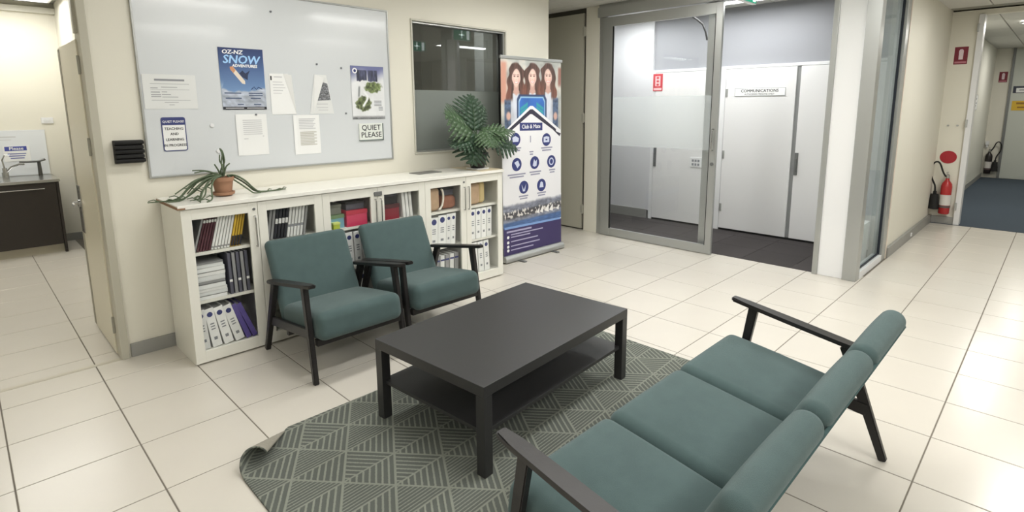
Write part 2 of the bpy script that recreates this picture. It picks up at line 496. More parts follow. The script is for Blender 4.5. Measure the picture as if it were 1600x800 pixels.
# ------------------------------------------------------------------ structure: walls
W = 4.17
def wallbox(name, boxes, mat, label):
    m = MB()
    for b in boxes: m.box(*b)
    return struct(name, m, mat, None, label)
wallbox('wall_back', [(.625, 2.915, W, 4.29, 0, 2.79), (4.045, 4.712, W, 4.29, 0, 2.79), (2.915, 4.045, W, 4.29, 0, 1.185), (2.915, 4.045, W, 4.29, 2.335, 2.79)], wall_m, 'cream wall carrying the whiteboard')
wallbox('wall_left', [(-3.1, -3, -4, 4.29, 0, 2.79), (-3, -.42, W, 4.29, 0, 2.79)], wall_m, 'cream wall on the unseen left side of the hall')
wallbox('wall_front', [(-3.1, 9.3, -4.1, -4, 0, 2.79)], wall_dim, 'cream wall behind the camera')
wallbox('wall_kitchen', [(-1.3, 1.1, 8.57, 8.67, 0, 2.79), (1.0, 1.1, 4.29, 8.57, 0, 2.79), (-1.4, -1.3, 4.17, 8.67, 0, 2.79)], wall_m, 'cream kitchen walls beyond the open door')
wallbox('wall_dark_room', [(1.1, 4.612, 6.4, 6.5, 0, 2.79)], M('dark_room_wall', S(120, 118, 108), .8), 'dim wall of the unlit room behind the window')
wallbox('wall_passage', [(4.612, 4.712, 4.29, 6.6, 0, 2.79), (4.712, 5.75, 6.5, 6.6, 0, 2.79), (5.66, 5.75, 5.3, 6.5, 0, 2.79)], wall_m, 'cream walls of the passage behind the banner')
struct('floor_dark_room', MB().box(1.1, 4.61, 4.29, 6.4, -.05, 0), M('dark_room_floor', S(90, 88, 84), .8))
wallbox('wall_corridor', [(6.72, 9.3, 1.22, 1.34, 0, 2.79)], wall_m, 'cream wall beside the side window, leading to the extinguisher')
wallbox('wall_right', [(9.3, 9.42, .945, 1.34, 0, 2.79), (9.3, 9.42, -1, .945, 2.715, 2.79), (9.3, 9.42, -4, -.6, 0, 2.79)], wall_m, 'cream wall end carrying the fire extinguisher sign')
wallbox('wall_corridor_far', [(9.42, 15.9, 1.25, 1.34, 0, 2.78), (9.42, 15.9, -1.1, -1, 0, 2.78)], M('pale_grey_paint', S(222, 222, 212), .5), 'pale wall inside the carpeted corridor')
wallbox('wall_corridor_end', [(15.9, 16, -1.1, 1.34, 0, 2.78)], wall_m, 'cream end wall of the carpeted corridor')
# skirting
struct('baseboard_back', MB().box(.64, .9, 4.155, W, 0, .09, .002).box(3.56, 4.712, 4.155, W, 0, .09, .002), skirt_m, None, 'grey skirting under the whiteboard wall')
struct('baseboard_corridor', MB().box(6.74, 9.3, 1.19, 1.22, 0, .11, .004), skirt_m, None, 'grey skirting along the cream corridor wall')
struct('baseboard_right', MB().box(9.275, 9.3, .945, 1.19, 0, .1, .004), skirt_m, None, 'grey skirting below the red extinguisher')
struct('baseboard_kitchen', MB().box(.8, 1.0, 8.555, 8.57, 0, .09).box(.985, 1.0, 5.2, 8.555, 0, .09), skirt_m, None, 'grey skirting of the kitchen walls')
struct('baseboard_far', MB().box(9.42, 15.9, 1.235, 1.25, 0, .1), skirt_m, None, 'grey skirting inside the carpeted corridor')
struct('trim_2', MB().box(-1.3, 1.0, 8.50, 8.57, 2.67, 2.735, .004), M('cornice_grey', S(214, 212, 202), .6), None, 'pale cornice strip at the top of the kitchen wall')
socket = MB().box(7.9, 7.96, 1.182, 1.192, .035, .075, .003).done('skirting_outlet', white_p)
tag(socket, 'small white outlet on the grey corridor skirting', 'outlet')
# white frame of the corridor opening
struct('door_5', MB().box(9.26, 9.44, .885, .945, 0, 2.715, .004), white_p, None, 'white door frame strip at the carpeted corridor opening')
jj = MB()
for z in (.25, 1.35, 2.55): jj.box(9.235, 9.262, .925, .95, z - .05, z + .05, .004)
jj.done('hinge', alu_m, bpy.data.objects['door_5'])
# far door in the corridor
d6 = struct('door_6', MB().box(15.86, 15.9, -.1, .93, .01, 2.74, .003), M('far_door_paint', S(196, 200, 192), .5), None, 'pale door at the far end of the carpeted corridor')
MB().box(15.85, 15.9, .93, .975, 0, 2.76).done('frame', alu_dk, d6)

struct('wall_dark_room_column', MB().box(4.14, 4.275, 4.6, 4.75, 0, 2.79), M('column_grey', S(238, 242, 243), .4), None, 'pale column inside the unlit room')
# window
w1 = struct('window_1', MB().box(2.915, 2.93, 4.18, 4.28, 1.185, 2.335).box(4.03, 4.045, 4.18, 4.28, 1.185, 2.335).box(2.93, 4.03, 4.18, 4.28, 1.185, 1.2).box(2.93, 4.03, 4.18, 4.28, 2.32, 2.335), alu_m, None, 'dark window with a frosted lower half in the whiteboard wall')
MB().box(2.93, 4.03, 4.222, 4.23, 1.745, 2.32).done('pane', glass_win, w1)
MB().box(2.93, 4.03, 4.222, 4.23, 1.2, 1.745).done('frosted_pane', film_dk, w1)
MB().box(4.0, 4.03, 4.2, 4.222, 1.2, 2.32).box(2.93, 2.945, 4.2, 4.222, 1.2, 2.32).done('gasket', rubber, w1)
MB().box(2.9, 4.06, 4.16, 4.185, 1.17, 1.187, .003).box(2.9, 4.06, 4.16, 4.185, 2.335, 2.352, .003).box(2.9, 2.917, 4.16, 4.185, 1.187, 2.335, .003).box(4.043, 4.06, 4.16, 4.185, 1.187, 2.335, .003).done('architrave', M('frame_paint', S(196, 194, 182), .45), w1)

# kitchen door: frame + open leaf
d1 = struct('door_1', MB().box(.585, .628, 4.15, 4.31, 0, 2.79, .004).box(.57, .585, 4.2, 4.25, 2.03, 2.79), M('door_frame_grey', S(186, 183, 168), .4), None, 'grey beige kitchen door frame with the cream door standing open')
MB().box(.577, .612, 4.262, 5.02, .012, 2.0, .002).done('leaf', M('door_cream', S(218, 212, 192), .35), d1)
MB().box(.5745, .577, 4.955, 5.018, .02, 1.99).done('edge_strip', M('edge_grey', S(150, 146, 132), .5), d1)
MB().box(.572, .576, 4.87, 4.99, .72, 1.06, .002).done('lock_plate', steel_m, d1)
lv = MB().cyl((.555, 4.945, .93), .012, .04, 'x', 12); lv.tube([(.54, 4.945, .93), (.535, 4.93, .93), (.535, 4.83, .932)], .009)
lv.cyl((.568, 4.945, .93), .026, .008, 'x', 16); lv.done('lever_handle', steel_m, d1, smooth=True)
for z in (.21, 1.36, 1.85, 2.12):
    MB().box(.575, .587, 4.243, 4.268, z - .05, z + .05, .003).cyl((.578, 4.256, z), .007, .11, 'z', 10).done('hinge', M('hinge_grey', S(160, 158, 146), .4, .3) if 'hinge_grey' not in MATS else MATS['hinge_grey'], d1)
MB().box(.606, .6125, 4.256, 4.262, .4, 1.25).done('seal_strip', M('seal_maroon', S(96, 36, 48), .6), d1)

# passage door (tall, closed) right of the banner
d2 = struct('door_2', MB().box(5.61, 5.64, 4.385, 5.32, .02, 2.72, .003), M('passage_door', S(184, 182, 168), .5), None, 'tall cream passage door beside the banner')
MB().box(5.64, 5.66, 4.33, 5.36, 0, 2.79).done('frame', M('gap_dark', S(84, 82, 74), .7), d2)
for z in (.28, 1.45, 2.5):
    MB().cyl((5.604, 4.365, z), .011, .12, 'z', 10).box(5.603, 5.612, 4.345, 4.40, z - .05, z + .05).done('hinge', M('hinge_cream', S(170, 168, 156), .4), d2)
struct('trim_3', MB().box(5.6, 5.7, 4.14, 4.34, 0, 2.79, .004), wall_m, None, 'cream post between passage door and glass door')

# ------------------------------------------------------------------ glazed partition and sliding door
pf = MB()
pf.box(5.56, 5.70, 1.33, 4.14, 2.635, 2.745, .004)                     # track header
pf.box(5.59, 5.70, 1.33, 4.14, 2.745, 2.79)
pf.box(5.61, 5.68, 4.085, 4.14, 0, 2.635, .003)
pf.box(5.61, 5.67, 1.545, 1.59, 0, 2.635, .003)
pf.box(5.69, 5.75, 2.72, 2.80, 0, 2.635, .003)
tf = struct('trim_4', pf, alu_m, None, 'grey aluminium frame of the glazed partition')
MB().box(5.675, 5.69, 2.685, 2.72, 0, 2.635).done('dark_jamb_strip', alu_dk, tf)  # darker aluminium strip of the jamb behind the sliding door
MB().box(5.62, 5.66, 4.055, 4.085, .0, 2.63).done('brush_seal', black_m, tf)
struct('trim_5', MB().box(5.625, 5.665, 1.33, 1.545, 0, 2.635, .003), white_g, None, 'glossy white post between door opening and side window')
sd = struct('door_3', MB().box(5.575, 5.615, 3.93, 4.06, 0.006, 2.625, .003).box(5.575, 5.615, 2.595, 2.665, .006, 2.625, .003).box(5.576, 5.614, 2.665, 3.93, .006, .1, .003).box(5.576, 5.614, 2.665, 3.93, 2.515, 2.625, .003), alu_m, None, 'sliding glass door in a grey aluminium frame, slid half open')
MB().box(5.592, 5.60, 2.655, 3.94, .09, 2.525).done('glass_pane', glass, sd)
MB().box(5.590, 5.5915, 2.668, 3.928, 1.125, 1.70).done('frosted_band', film_m, sd)
MB().box(5.577, 5.59, 3.915, 3.932, .1, 2.515).box(5.577, 5.59, 2.662, 2.672, .1, 2.515).done('gasket', rubber, sd)
h = MB(); h.tube([(5.575, 2.628, 1.13), (5.545, 2.628, 1.13), (5.54, 2.628, 1.14), (5.54, 2.628, 1.34), (5.545, 2.628, 1.35), (5.575, 2.628, 1.35)], .008); h.done('pull_handle', steel_m, sd, smooth=True)
MB().cyl((5.57, 2.628, .985), .018, .012, 'x', 16).done('lock_cylinder', alu_dk, sd)
# corner post and side window
w2 = struct('window_2', MB().box(5.60, 5.72, 1.215, 1.33, 0, 2.79, .004).box(6.56, 6.72, 1.21, 1.34, 0, 2.79, .004).box(5.72, 6.56, 1.22, 1.30, 2.7, 2.79), alu_m, None, 'tall side window in a grey aluminium frame facing the corridor')
MB().box(5.71, 6.57, 1.255, 1.263, .06, 2.71).done('pane', glassmat('side_glass', (.88, .91, .91), .55, haze=.22, hazecol=(.6, .65, .65)), w2)
MB().box(5.72, 6.56, 1.212, 1.30, 0, .068, .003).done('sill', white_p, w2)
MB().box(6.545, 6.562, 1.235, 1.256, .07, 2.7).box(5.718, 6.56, 1.24, 1.256, .068, .08).done('gasket', M('gasket_navy', S(30, 36, 48), .5), w2)
MB().box(6.70, 6.73, 1.205, 1.221, 0, 2.79).done('edge_bead', M('bead_cream', S(226, 214, 200), .4), w2)

# communications room
grey_w = M('blue_grey_paint', S(150, 152, 157), .6)
cdoor = M('comms_white', S(226, 226, 226), .45)
wallbox('wall_communications_room', [(6.9, 7.0, 1.3, 5.2, 0, 2.79), (5.75, 6.9, 5.1, 5.2, 0, 2.79), (6.72, 6.9, 1.26, 1.34, 0, 2.79)], grey_w, 'blue grey wall above the communications doors')
MBl = MB().box(6.86, 6.9, 4.15, 5.1, .12, 2.79)
struct('wall_panel', MBl, M('pale_panel', S(214, 215, 218), .5), None, 'pale wall panel left of the communications doors')
bpy.data.objects['wall_panel'].name = 'wall_communications_panel'
struct('baseboard_communications_room', MB().box(6.845, 6.9, 4.18, 5.1, .0, .13, .003), skirt_m, None, 'grey skirting inside the communications room')
d4 = struct('door_4', MB().box(6.855, 6.9, 1.3, 4.15, 2.04, 2.075, .003).box(6.855, 6.9, 3.105, 3.2, 0, 2.04).box(6.855, 6.9, 4.1, 4.15, 0, 2.04), white_p, None, 'row of white communications room cupboard doors')
for a, b in ((2.27, 3.1), (1.32, 2.225), (3.205, 4.095)):
    lf = MB().box(6.85, 6.89, a, b, .03, 2.035, .003).done('leaf', cdoor, d4)
    if a == 2.27:
        for z in (.3, .98, 1.75): MB().box(6.843, 6.852, 3.07, 3.098, z - .05, z + .05, .002).done('hinge', alu_m, lf)
    if a == 1.32: MB().box(6.838, 6.85, 2.185, 2.222, .79, 1.05, .004).box(6.825, 6.842, 2.195, 2.21, .83, .98, .003).done('latch', alu_dk, lf)
    if a == 3.205: MB().box(6.838, 6.85, 4.045, 4.085, .76, 1.02, .004).box(6.825, 6.842, 4.055, 4.07, .82, .95, .003).done('latch', alu_dk, lf)
MB().box(6.87, 6.9, 2.225, 2.27, .03, 2.04).done('meeting_strip', M('strip_grey', S(140, 142, 142), .5), d4)
MB().box(6.87, 6.9, 1.3, 4.15, 0, .03).done('kick_gap', black_m, d4)
# signs on those doors; local frame faces -y, turned to face -x
def sign_x(name, label, cat, x, y, z): return thing(name, label, cat, (x, y, z), -PI / 2)
t = sign_x('door_sign', 'long white sign reading COMMUNICATIONS on the white door', 'sign', 6.85, 2.68, 1.754)
MB().box(-.3, .3, -.006, 0, -.047, .047, .002).done('plate', paper_m, t)
MB().box(-.3, .3, -.0066, -.0055, .043, .047).box(-.3, .3, -.0066, -.0055, -.047, -.043).box(-.3, -.296, -.0066, -.0055, -.043, .043).box(.296, .3, -.0066, -.0055, -.043, .043).done('border', ink_g, t)
text('lettering', 'COMMUNICATIONS', .05, ink, t, (0, -.0072, .012), bold=.02, sx=.98)
text('small_lettering', 'AUTHORISED PERSONS ONLY', .024, ink, t, (0, -.007, -.026), bold=.01, sx=1.1)
t = sign_x('warning_sign', 'pink red notice on the cupboard door behind the glass', 'sign', 6.85, 4.06, 1.91)
MB().box(-.073, .073, -.005, 0, -.115, .115, .001).done('plate', M('notice_red', S(196, 66, 74), .6), t)
MB().poly([(-.04, -.05), (.04, -.05), (.04, .085), (-.04, .085)], -.0055).poly([(-.06, -.105), (.06, -.105), (.06, -.075), (-.06, -.075)], -.0055).done('white_print', M('notice_pink', S(232, 190, 192), .6), t)
p_ = MB()
for k in range(3): p_.disc(0, .06 - k * .045, .02, .016, -.006, 12)
p_.done('symbol', M('notice_red2', S(190, 60, 70), .6), t)
t = sign_x('data_outlet', 'grey outlet plate low on the white door behind the glass', 'outlet', 6.85, 3.45, .856)
MB().box(-.08, .08, -.008, 0, -.065, .065, .002).done('plate', white_p, t)
mm = MB()
for a in (-.04, .0, .04):
    for b_ in (-.03, .02): mm.box(a - .014, a + .014, -.010, -.007, b_ - .015, b_ + .015)
mm.done('socket', ink_g, t)
cb = MB().tube([(6.3, 3.32, 2.745), (6.3, 3.30, 2.63), (6.3, 3.24, 2.59), (6.3, 3.17, 2.53), (6.3, 3.13, 2.44), (6.3, 3.107, 2.35)], .012, 8).done('cable_reflection', rubber, smooth=True)  # solid cable modelled in place of a dark reflection on the glass
tag(cb, 'black cable shape standing in for a cable reflection in the glass door', 'cable')
cbx = thing('storage_box', 'white carton on the floor behind the side window', 'box', (6.3, 1.47, .003))
MB().box(-.22, .22, -.13, .13, 0, .36, .004).done('carton', paper_g, cbx)
MB().box(-.225, .225, -.135, .135, .36, .41, .003).done('lid', paper_m, cbx)

# ------------------------------------------------------------------ kitchen
dk = M('wenge_laminate', S(44, 38, 34), .4, noise=.12, nscale=20)
k = thing('kitchen_cabinet', 'dark wenge kitchen base cabinet under the sink', 'cabinet', (0, 7.9, 0))
MB().box(-1.0, .735, .02, .65, .1, .8).done('body', dk, k)
MB().box(.735, .76, -.0, .65, .0, .8, .002).done('end_panel', dk, k)
MB().box(-1.0, .735, .06, .64, 0, .1).done('kickboard', M('kick_beige', S(190, 184, 166), .5), k)
for a, b in ((.1, .73), (-.46, .096), (-1.0, -.464)):
    dd = MB().box(a, b, -.0, .02, .1, .795, .002).done('door', dk, k)
    hh = MB(); hh.tube([(a + .06, 0, .735), (a + .06, -.03, .735), (b - .1, -.03, .735), (b - .1, 0, .735)], .006); hh.done('handle', steel_m, dd, smooth=True)
s_ = thing('sink_top', 'stainless steel sink top on the dark cabinet', 'sink', (0, 7.88, .8))
MB().box(-1.02, .77, 0, .66, 0, .03, .004).done('worktop', steel_m, s_)
MB().box(-.5, .3, .12, .5, .03, .034, .002).done('bowl_rim', steel_m, s_)
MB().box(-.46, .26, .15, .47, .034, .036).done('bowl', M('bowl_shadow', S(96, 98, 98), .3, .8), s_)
f = thing('mixer_tap', 'chrome mixer tap with raised lever at the sink', 'tap', (.36, 8.42, .8305))
MB().cyl((0, 0, .03), .03, .06).cyl((0, 0, .08), .022, .06).done('body', steel_m, f, smooth=True)
MB().tube([(0, 0, .05), (.06, -.03, .12), (.12, -.08, .15), (.16, -.12, .15)], .014, 8, .01).done('spout', steel_m, f, smooth=True)
MB().tube([(0, 0, .1), (-.01, 0, .2), (.015, -.01, .255), (.06, -.02, .25)], .009, 8, .006).done('lever', steel_m, f, smooth=True)
f = thing('boiling_water_tap', 'dark grey T shaped tap at the right end of the sink', 'tap', (.66, 8.44, .8305))
MB().cyl((0, 0, .081), .02, .16, r2=.016).done('column', M('gunmetal', S(86, 86, 84), .35, .7), f, smooth=True)
MB().tube([(.06, 0, .185), (.0, 0, .165), (-.12, -.02, .165), (-.17, -.03, .17)], .013, 8, .010).done('spout', MATS['gunmetal'], f, smooth=True)
t = thing('splashback_panel', 'white splashback panel behind the sink', 'panel', (.1, 8.566, .832))
MB().box(-1, .66, -.012, 0, 0, .52, .002).done('sheet', M('splash_white', S(226, 230, 234), .25), t)
mm = MB(); mm.poly([(-.2, .44), (.40, .44), (.40, .452), (-.2, .452)], -.0125); mm.poly([(-.2, .41), (.36, .41), (.36, .416), (-.2, .416)], -.0125); mm.done('printed_lines', ink_l, t)
t = thing('please_sign', 'white and blue sign on the splashback beside the tap', 'sign', (.49, 8.5535, 1.1))
MB().box(-.115, .115, -.004, 0, -.1, .075, .002).done('plate', paper_m, t)
MB().poly([(-.1, .02), (.09, .02), (.09, .07), (-.1, .07)], -.0045).done('blue_band', M('band_blue', S(70, 80, 160), .5), t)
text('lettering', 'Please', .05, white_ink, t, (0, -.0055, .045), bold=.02)
mm = MB()
for r_ in range(3): mm.poly([(-.08 + .01 * r_, -.02 - r_ * .025), (.08 - .01 * r_, -.02 - r_ * .025), (.08 - .01 * r_, -.008 - r_ * .025), (-.08 + .01 * r_, -.008 - r_ * .025)], -.0045)
mm.done('printed_lines', M('ink_blue', S(110, 116, 170), .6), t)
t = thing('wall_switch', 'white switch plate on the kitchen wall', 'switch', (.8, 8.57, 1.457))
MB().box(-.055, .055, -.012, 0, -.035, .035, .004).done('plate', white_p, t)
MB().box(-.03, -.005, -.017, -.011, -.015, .015, .002).box(.005, .03, -.017, -.011, -.015, .015, .002).done('rocker', paper_g, t)

# ------------------------------------------------------------------ whiteboard and what hangs on it
wb = thing('whiteboard', 'large white magnetic board on the cream wall', 'whiteboard', (1.76, W, 1.16))
MB().box(-.90, .895, -.014, 0, .0, 1.215, .002).done('surface', M('board_enamel', S(212, 216, 219), .18, coat=.3), wb)
fr = MB(); fr.box(-.91, -.898, -.02, 0, -.012, 1.227, .002).box(.893, .905, -.02, 0, -.012, 1.227, .002).box(-.898, .893, -.02, 0, -.012, 0, .002).box(-.898, .893, -.02, 0, 1.215, 1.227, .002)
fr.done('frame', alu_m, wb)
BY = W - .0142
mg = M('magnet_grey', S(120, 124, 130), .4)
for x, z, lab in ((2.02, 1.92, 'tiny grey magnet above the folded note'), (2.22, 1.90, 'tiny grey magnet left of the green poster'), (1.54, 1.545, 'tiny grey magnet below the snow poster'), (2.24, 1.545, 'tiny grey magnet left of the QUIET PLEASE sign'), (1.7, 2.27, 'tiny grey magnet near the top edge of the board')):
    o = MB().cyl((0, -.004, 0), .007, .008, 'y', 12).cyl((0, -.009, 0), .005, .004, 'y', 12).done('magnet', mg, None, True, (x, BY, z)); tag(o, lab, 'magnet')
for x, z, lab in ((1.245, 1.475, 'white round magnet right of the blue headed sign'), (1.27, 1.30, 'white round magnet above the terracotta pot plant')):
    o = MB().cyl((0, -.003, 0), .014, .006, 'y', 16).cyl((0, -.007, 0), .011, .004, 'y', 16).done('magnet', white_p, None, True, (x, BY, z)); tag(o, lab, 'magnet')

def sheet(name, label, cat, x, z, w, hgt, mat, bow=.004):
    t = thing(name, label, cat, (x, BY, z))
    m = MB(); n = 8
    for i in range(n):
        a, b = -w / 2 + w * i / n, -w / 2 + w * (i + 1) / n
        ya, yb = [-.001 - bow * (2 * q / w) ** 4 for q in (a, b)]
        m.quad((a, ya, -hgt / 2), (b, yb, -hgt / 2), (b, yb, hgt / 2), (a, ya, hgt / 2))
        m.quad((b, yb + .0006, -hgt / 2), (a, ya + .0006, -hgt / 2), (a, ya + .0006, hgt / 2), (b, yb + .0006, hgt / 2))
    m.done('sheet', mat, t)
    return t
def lines(t, rows, mat, y=-.0026, name='printed_lines'):
    m = MB()
    for u0, u1, v, hh in rows: m.poly([(u0, v), (u1, v), (u1, v + hh), (u0, v + hh)], y)
    return m.done(name, mat, t)
# landscape notice
t = sheet('notice_sheet', 'landscape white notice at the upper left of the whiteboard', 'paper', 1.02, 1.697, .302, .218, paper_g, .002)
lines(t, [(-.085, .085, .068, .012)], ink_g, -.0018, 'heading')
lines(t, [(-.11, .11, .048, .003), (-.11, -.07, .02, .006), (-.05, .04, .026, .005), (-.11, .11, .012, .002), (-.11, -.06, -.006, .006), (-.05, -.02, -.004, .005), (-.11, -.055, -.022, .006), (-.05, .0, -.02, .005), (-.11, -.055, -.034, .006), (-.05, .04, -.036, .005), (-.11, .11, -.055, .003), (-.04, .04, -.07, .004), (-.015, .015, -.085, .004)], M('print_mid_grey', S(165, 167, 170), .8), -.0018)
# quiet please teaching sign
t = thing('quiet_sign', 'blue headed sign asking for quiet while teaching and learning', 'sign', (1.016, BY, 1.425))
def rrect(w, hh, r, n=5):
    p = []
    for cx, cz, a in ((w / 2 - r, hh / 2 - r, 0), (-w / 2 + r, hh / 2 - r, 90), (-w / 2 + r, -hh / 2 + r, 180), (w / 2 - r, -hh / 2 + r, 270)):
        for i in range(n + 1): p.append((cx + r * math.cos(R(a + 90 * i / n)), cz + r * math.sin(R(a + 90 * i / n))))
    return p
MB().prism(rrect(.14, .22, .014), 'y', -.003, 0).done('plate', M('sign_edge_navy', S(66, 74, 122), .4), t)
MB().poly([(u, v - .0) for u, v in rrect(.128, .208, .01)], -.0034).done('face', paper_m, t)
MB().poly([(-.064, .06), (.064, .06), (.064, .098), (.058, .104), (-.058, .104), (-.064, .098)], -.0038).done('header', navy, t)
text('header_lettering', 'QUIET PLEASE!', .019, white_ink, t, (0, -.0044, .081), bold=.015)
for s, z in (('TEACHING', .035), ('AND', .001), ('LEARNING', -.035), ('IN PROGRESS', -.072)):
    text('lettering', s, .023, ink, t, (0, -.0042, z), bold=.02, sx=.95)
# snow poster
snow_t = M('poster_sky', S(60, 96, 160), .35)
def gradient(name, stops, v0, v1, rough=.4, noise=0.0):
    """printed vertical colour gradient of a poster (object z)"""
    m = bpy.data.materials.new(name); m.use_nodes = True; nt = m.node_tree; p = nt.nodes['Principled BSDF']; p.inputs['Roughness'].default_value = rough
    tc = nt.nodes.new('ShaderNodeTexCoord'); sp = nt.nodes.new('ShaderNodeSeparateXYZ'); mr = nt.nodes.new('ShaderNodeMapRange')
    mr.inputs[1].default_value = v0; mr.inputs[2].default_value = v1
    cr = nt.nodes.new('ShaderNodeValToRGB')
    while len(cr.color_ramp.elements) < len(stops): cr.color_ramp.elements.new(.5)
    for e, (q, c) in zip(cr.color_ramp.elements, stops): e.position = q; e.color = (*c, 1)
    nt.links.new(tc.outputs['Object'], sp.inputs[0]); nt.links.new(sp.outputs[2], mr.inputs[0]); nt.links.new(mr.outputs[0], cr.inputs[0])
    if noise:
        n = nt.nodes.new('ShaderNodeTexNoise'); n.inputs['Scale'].default_value = 14; nt.links.new(tc.outputs['Object'], n.inputs[0])
        ad = nt.nodes.new('ShaderNodeMath'); ad.operation = 'MULTIPLY_ADD'; ad.inputs[1].default_value = noise; nt.links.new(n.outputs[0], ad.inputs[0]); nt.links.new(mr.outputs[0], ad.inputs[2])
        sb = nt.nodes.new('ShaderNodeMath'); sb.operation = 'SUBTRACT'; sb.inputs[1].default_value = noise * .5; nt.links.new(ad.outputs[0], sb.inputs[0]); nt.links.new(sb.outputs[0], cr.inputs[0])
    nt.links.new(cr.outputs[0], p.inputs['Base Color'])
    return m
t = sheet('snow_poster', 'blue poster headed SNOW with a snowboarder', 'poster', 1.472, 1.79, .296, .42,
          gradient('snow_print', [(0, S(150, 158, 172)), (.22, S(188, 200, 214)), (.4, S(150, 186, 220)), (.65, S(66, 108, 172)), (1, S(34, 52, 98))], -.21, .21, .35, .1), .002)
def alps(u, v):
    k = np.clip((v + .21) / .42, 0, 1)[..., None]
    c = np.array((172, 200, 226.)) * (1 - k) + np.array((34, 54, 104.)) * k; c = c * .55 + .45 * (np.array((96, 140, 196.)) * (1 - k ** 2) + np.array((30, 48, 96.)) * k ** 2)
    c = ovl(c, sst(.02, .10, fbm(u * 12, v * 6, 3) - .55 + .0 * v) * sst(.0, -.1, v) * .8, (206, 218, 230))
    ridge = -.10 + .05 * fbm(u * 14, 0 * v, 6)
    c = ovl(c, sst(.006, -.01, v - ridge), np.array((176, 184, 198.)) * (.75 + .45 * fbm(u * 30 + v * 20, v * 40, 7))[..., None])
    return c
ink_print('mountain_picture', t, -.146, .146, -.208, .208, -.0038, 90, 120, alps)
text('lettering', 'OZ-NZ', .038, white_ink, t, (-.058, -.0045, .181), bold=.04, shear=.15, sx=1.1)
text('title', 'SNOW', .078, M('snow_blue', S(160, 204, 246), .5), t, (-.004, -.0045, .13), bold=.03, shear=.2, sx=1.0)
text('lettering', 'ADVENTURES', .027, white_ink, t, (.018, -.0045, .09), bold=.05, shear=.15, sx=1.0)
MB().poly([(-.082, .082), (-.062, .086), (.012, -.012), (.012, -.034), (-.008, -.03), (-.08, .065)], -.0045).done('snowboard', M('board_print', S(226, 214, 198), .5), t)
MB().poly([(-.082, .082), (-.062, .086), (-.045, .06), (-.06, .04), (-.08, .065)], -.0047).done('board_tip', M('tip_orange', S(206, 150, 110), .5), t)
MB().poly([(-.022, .04), (.0, .06), (.018, .04), (.05, .062), (.035, .03), (.03, -.005), (.012, .005), (-.005, .015)], -.0048).done('rider', M('rider_print', S(38, 50, 82), .5), t)
lines(t, [(-.13, -.02, -.1, .008), (-.125, -.02, -.135, .008), (.03, .125, -.1, .008), (.03, .125, -.115, .006), (.04, .11, -.135, .008), (-.05, -.01, -.178, .008), (.06, .11, -.178, .008)], M('poster_lines', S(70, 84, 116), .5), -.0045)
MB().tube([(.05, -.005, -.07), (.07, -.005, -.05), (.085, -.005, -.07), (.1, -.005, -.052), (.125, -.005, -.066)], .0025, 6).done('signature', M('sig_blue', S(60, 76, 120), .5), t)
MB().poly([(-.146, -.208), (.146, -.208), (.146, -.19), (-.146, -.19)], -.0046).done('footer', ink, t)
lines(t, [(-.13, -.01, -.202, .006), (.01, .13, -.202, .006)], ink_l, -.0052, 'footer_lines')
# folded papers
def foldpaper(label, x, z, front, back_flap, rows, pic=None):
    t = thing('folded_note', label, 'paper', (x, BY, z))
    MB().prism(front, 'y', -.003, -.002).done('sheet', paper_g if pic else paper_m, t)
    m = MB(); (a, b, c) = back_flap
    m.quad((a[0], -.004, a[1]), (b[0], -.004, b[1]), (c[0], -.030, c[1])); m.quad((c[0], -.0306, c[1]), (b[0], -.0046, b[1]), (a[0], -.0046, a[1]))
    m.done('folded_flap', paper_m, t)
    lines(t, rows, ink_l, -.0042)
    return t
foldpaper('white note with its right side folded over, beside the snow poster', 1.745, 1.69, [(-.09, .147), (.045, .15), (.092, -.145), (-.09, -.147)],
          ((.012, .149), (.09, -.146), (.06, .14)), [(-.06, .0, .12, .008), (-.07, .0, .085, .005), (-.07, .01, .065, .005), (-.07, .02, .045, .005), (-.07, .0, .025, .005), (-.07, -.01, .005, .005)])
lines(bpy.data.objects['folded_note'], [(-.085, -.075, .1, .03)], ink, -.0043, 'corner_mark')
t = foldpaper('white note folded to a triangle with a dark picture', 2.04, 1.69, [(-.045, .152), (.05, .15), (.098, -.145), (-.098, -.146)],
          ((-.046, .152), (-.07, -.146), (.02, .13)), [(-.04, .05, -.075, .008), (-.04, .05, -.1, .006), (-.03, .05, -.12, .006)], True)
MB().poly([(-.035, -.045), (.075, -.04), (.055, .085), (.02, .095), (.0, .06)], -.0045).done('dark_picture', M('mottled_print', S(120, 122, 126), .7, noise=2.2, nscale=110), t)
t = sheet('note_sheet', 'white printed sheet below the snow poster', 'paper', 1.505, 1.403, .212, .29, paper_m)
lines(t, [(-.06, .07, .1 - i * .014, .005) for i in range(8)] + [(-.06, -.03, -.03, .005), (.07, .08, -.015, .006)], ink_l)
t = sheet('note_sheet', 'white printed sheet of two text blocks below the folded notes', 'paper', 1.908, 1.389, .205, .297, paper_m)
lines(t, [(-.06, .07 - (i % 3) * .01, .115 - i * .012, .006) for i in range(7)], ink_l)
lines(t, [(-.055, .075 - (i % 2) * .02, .015 - i * .012, .007) for i in range(9)], M('ink_beige', S(196, 194, 184), .8), -.0026, 'text_block')
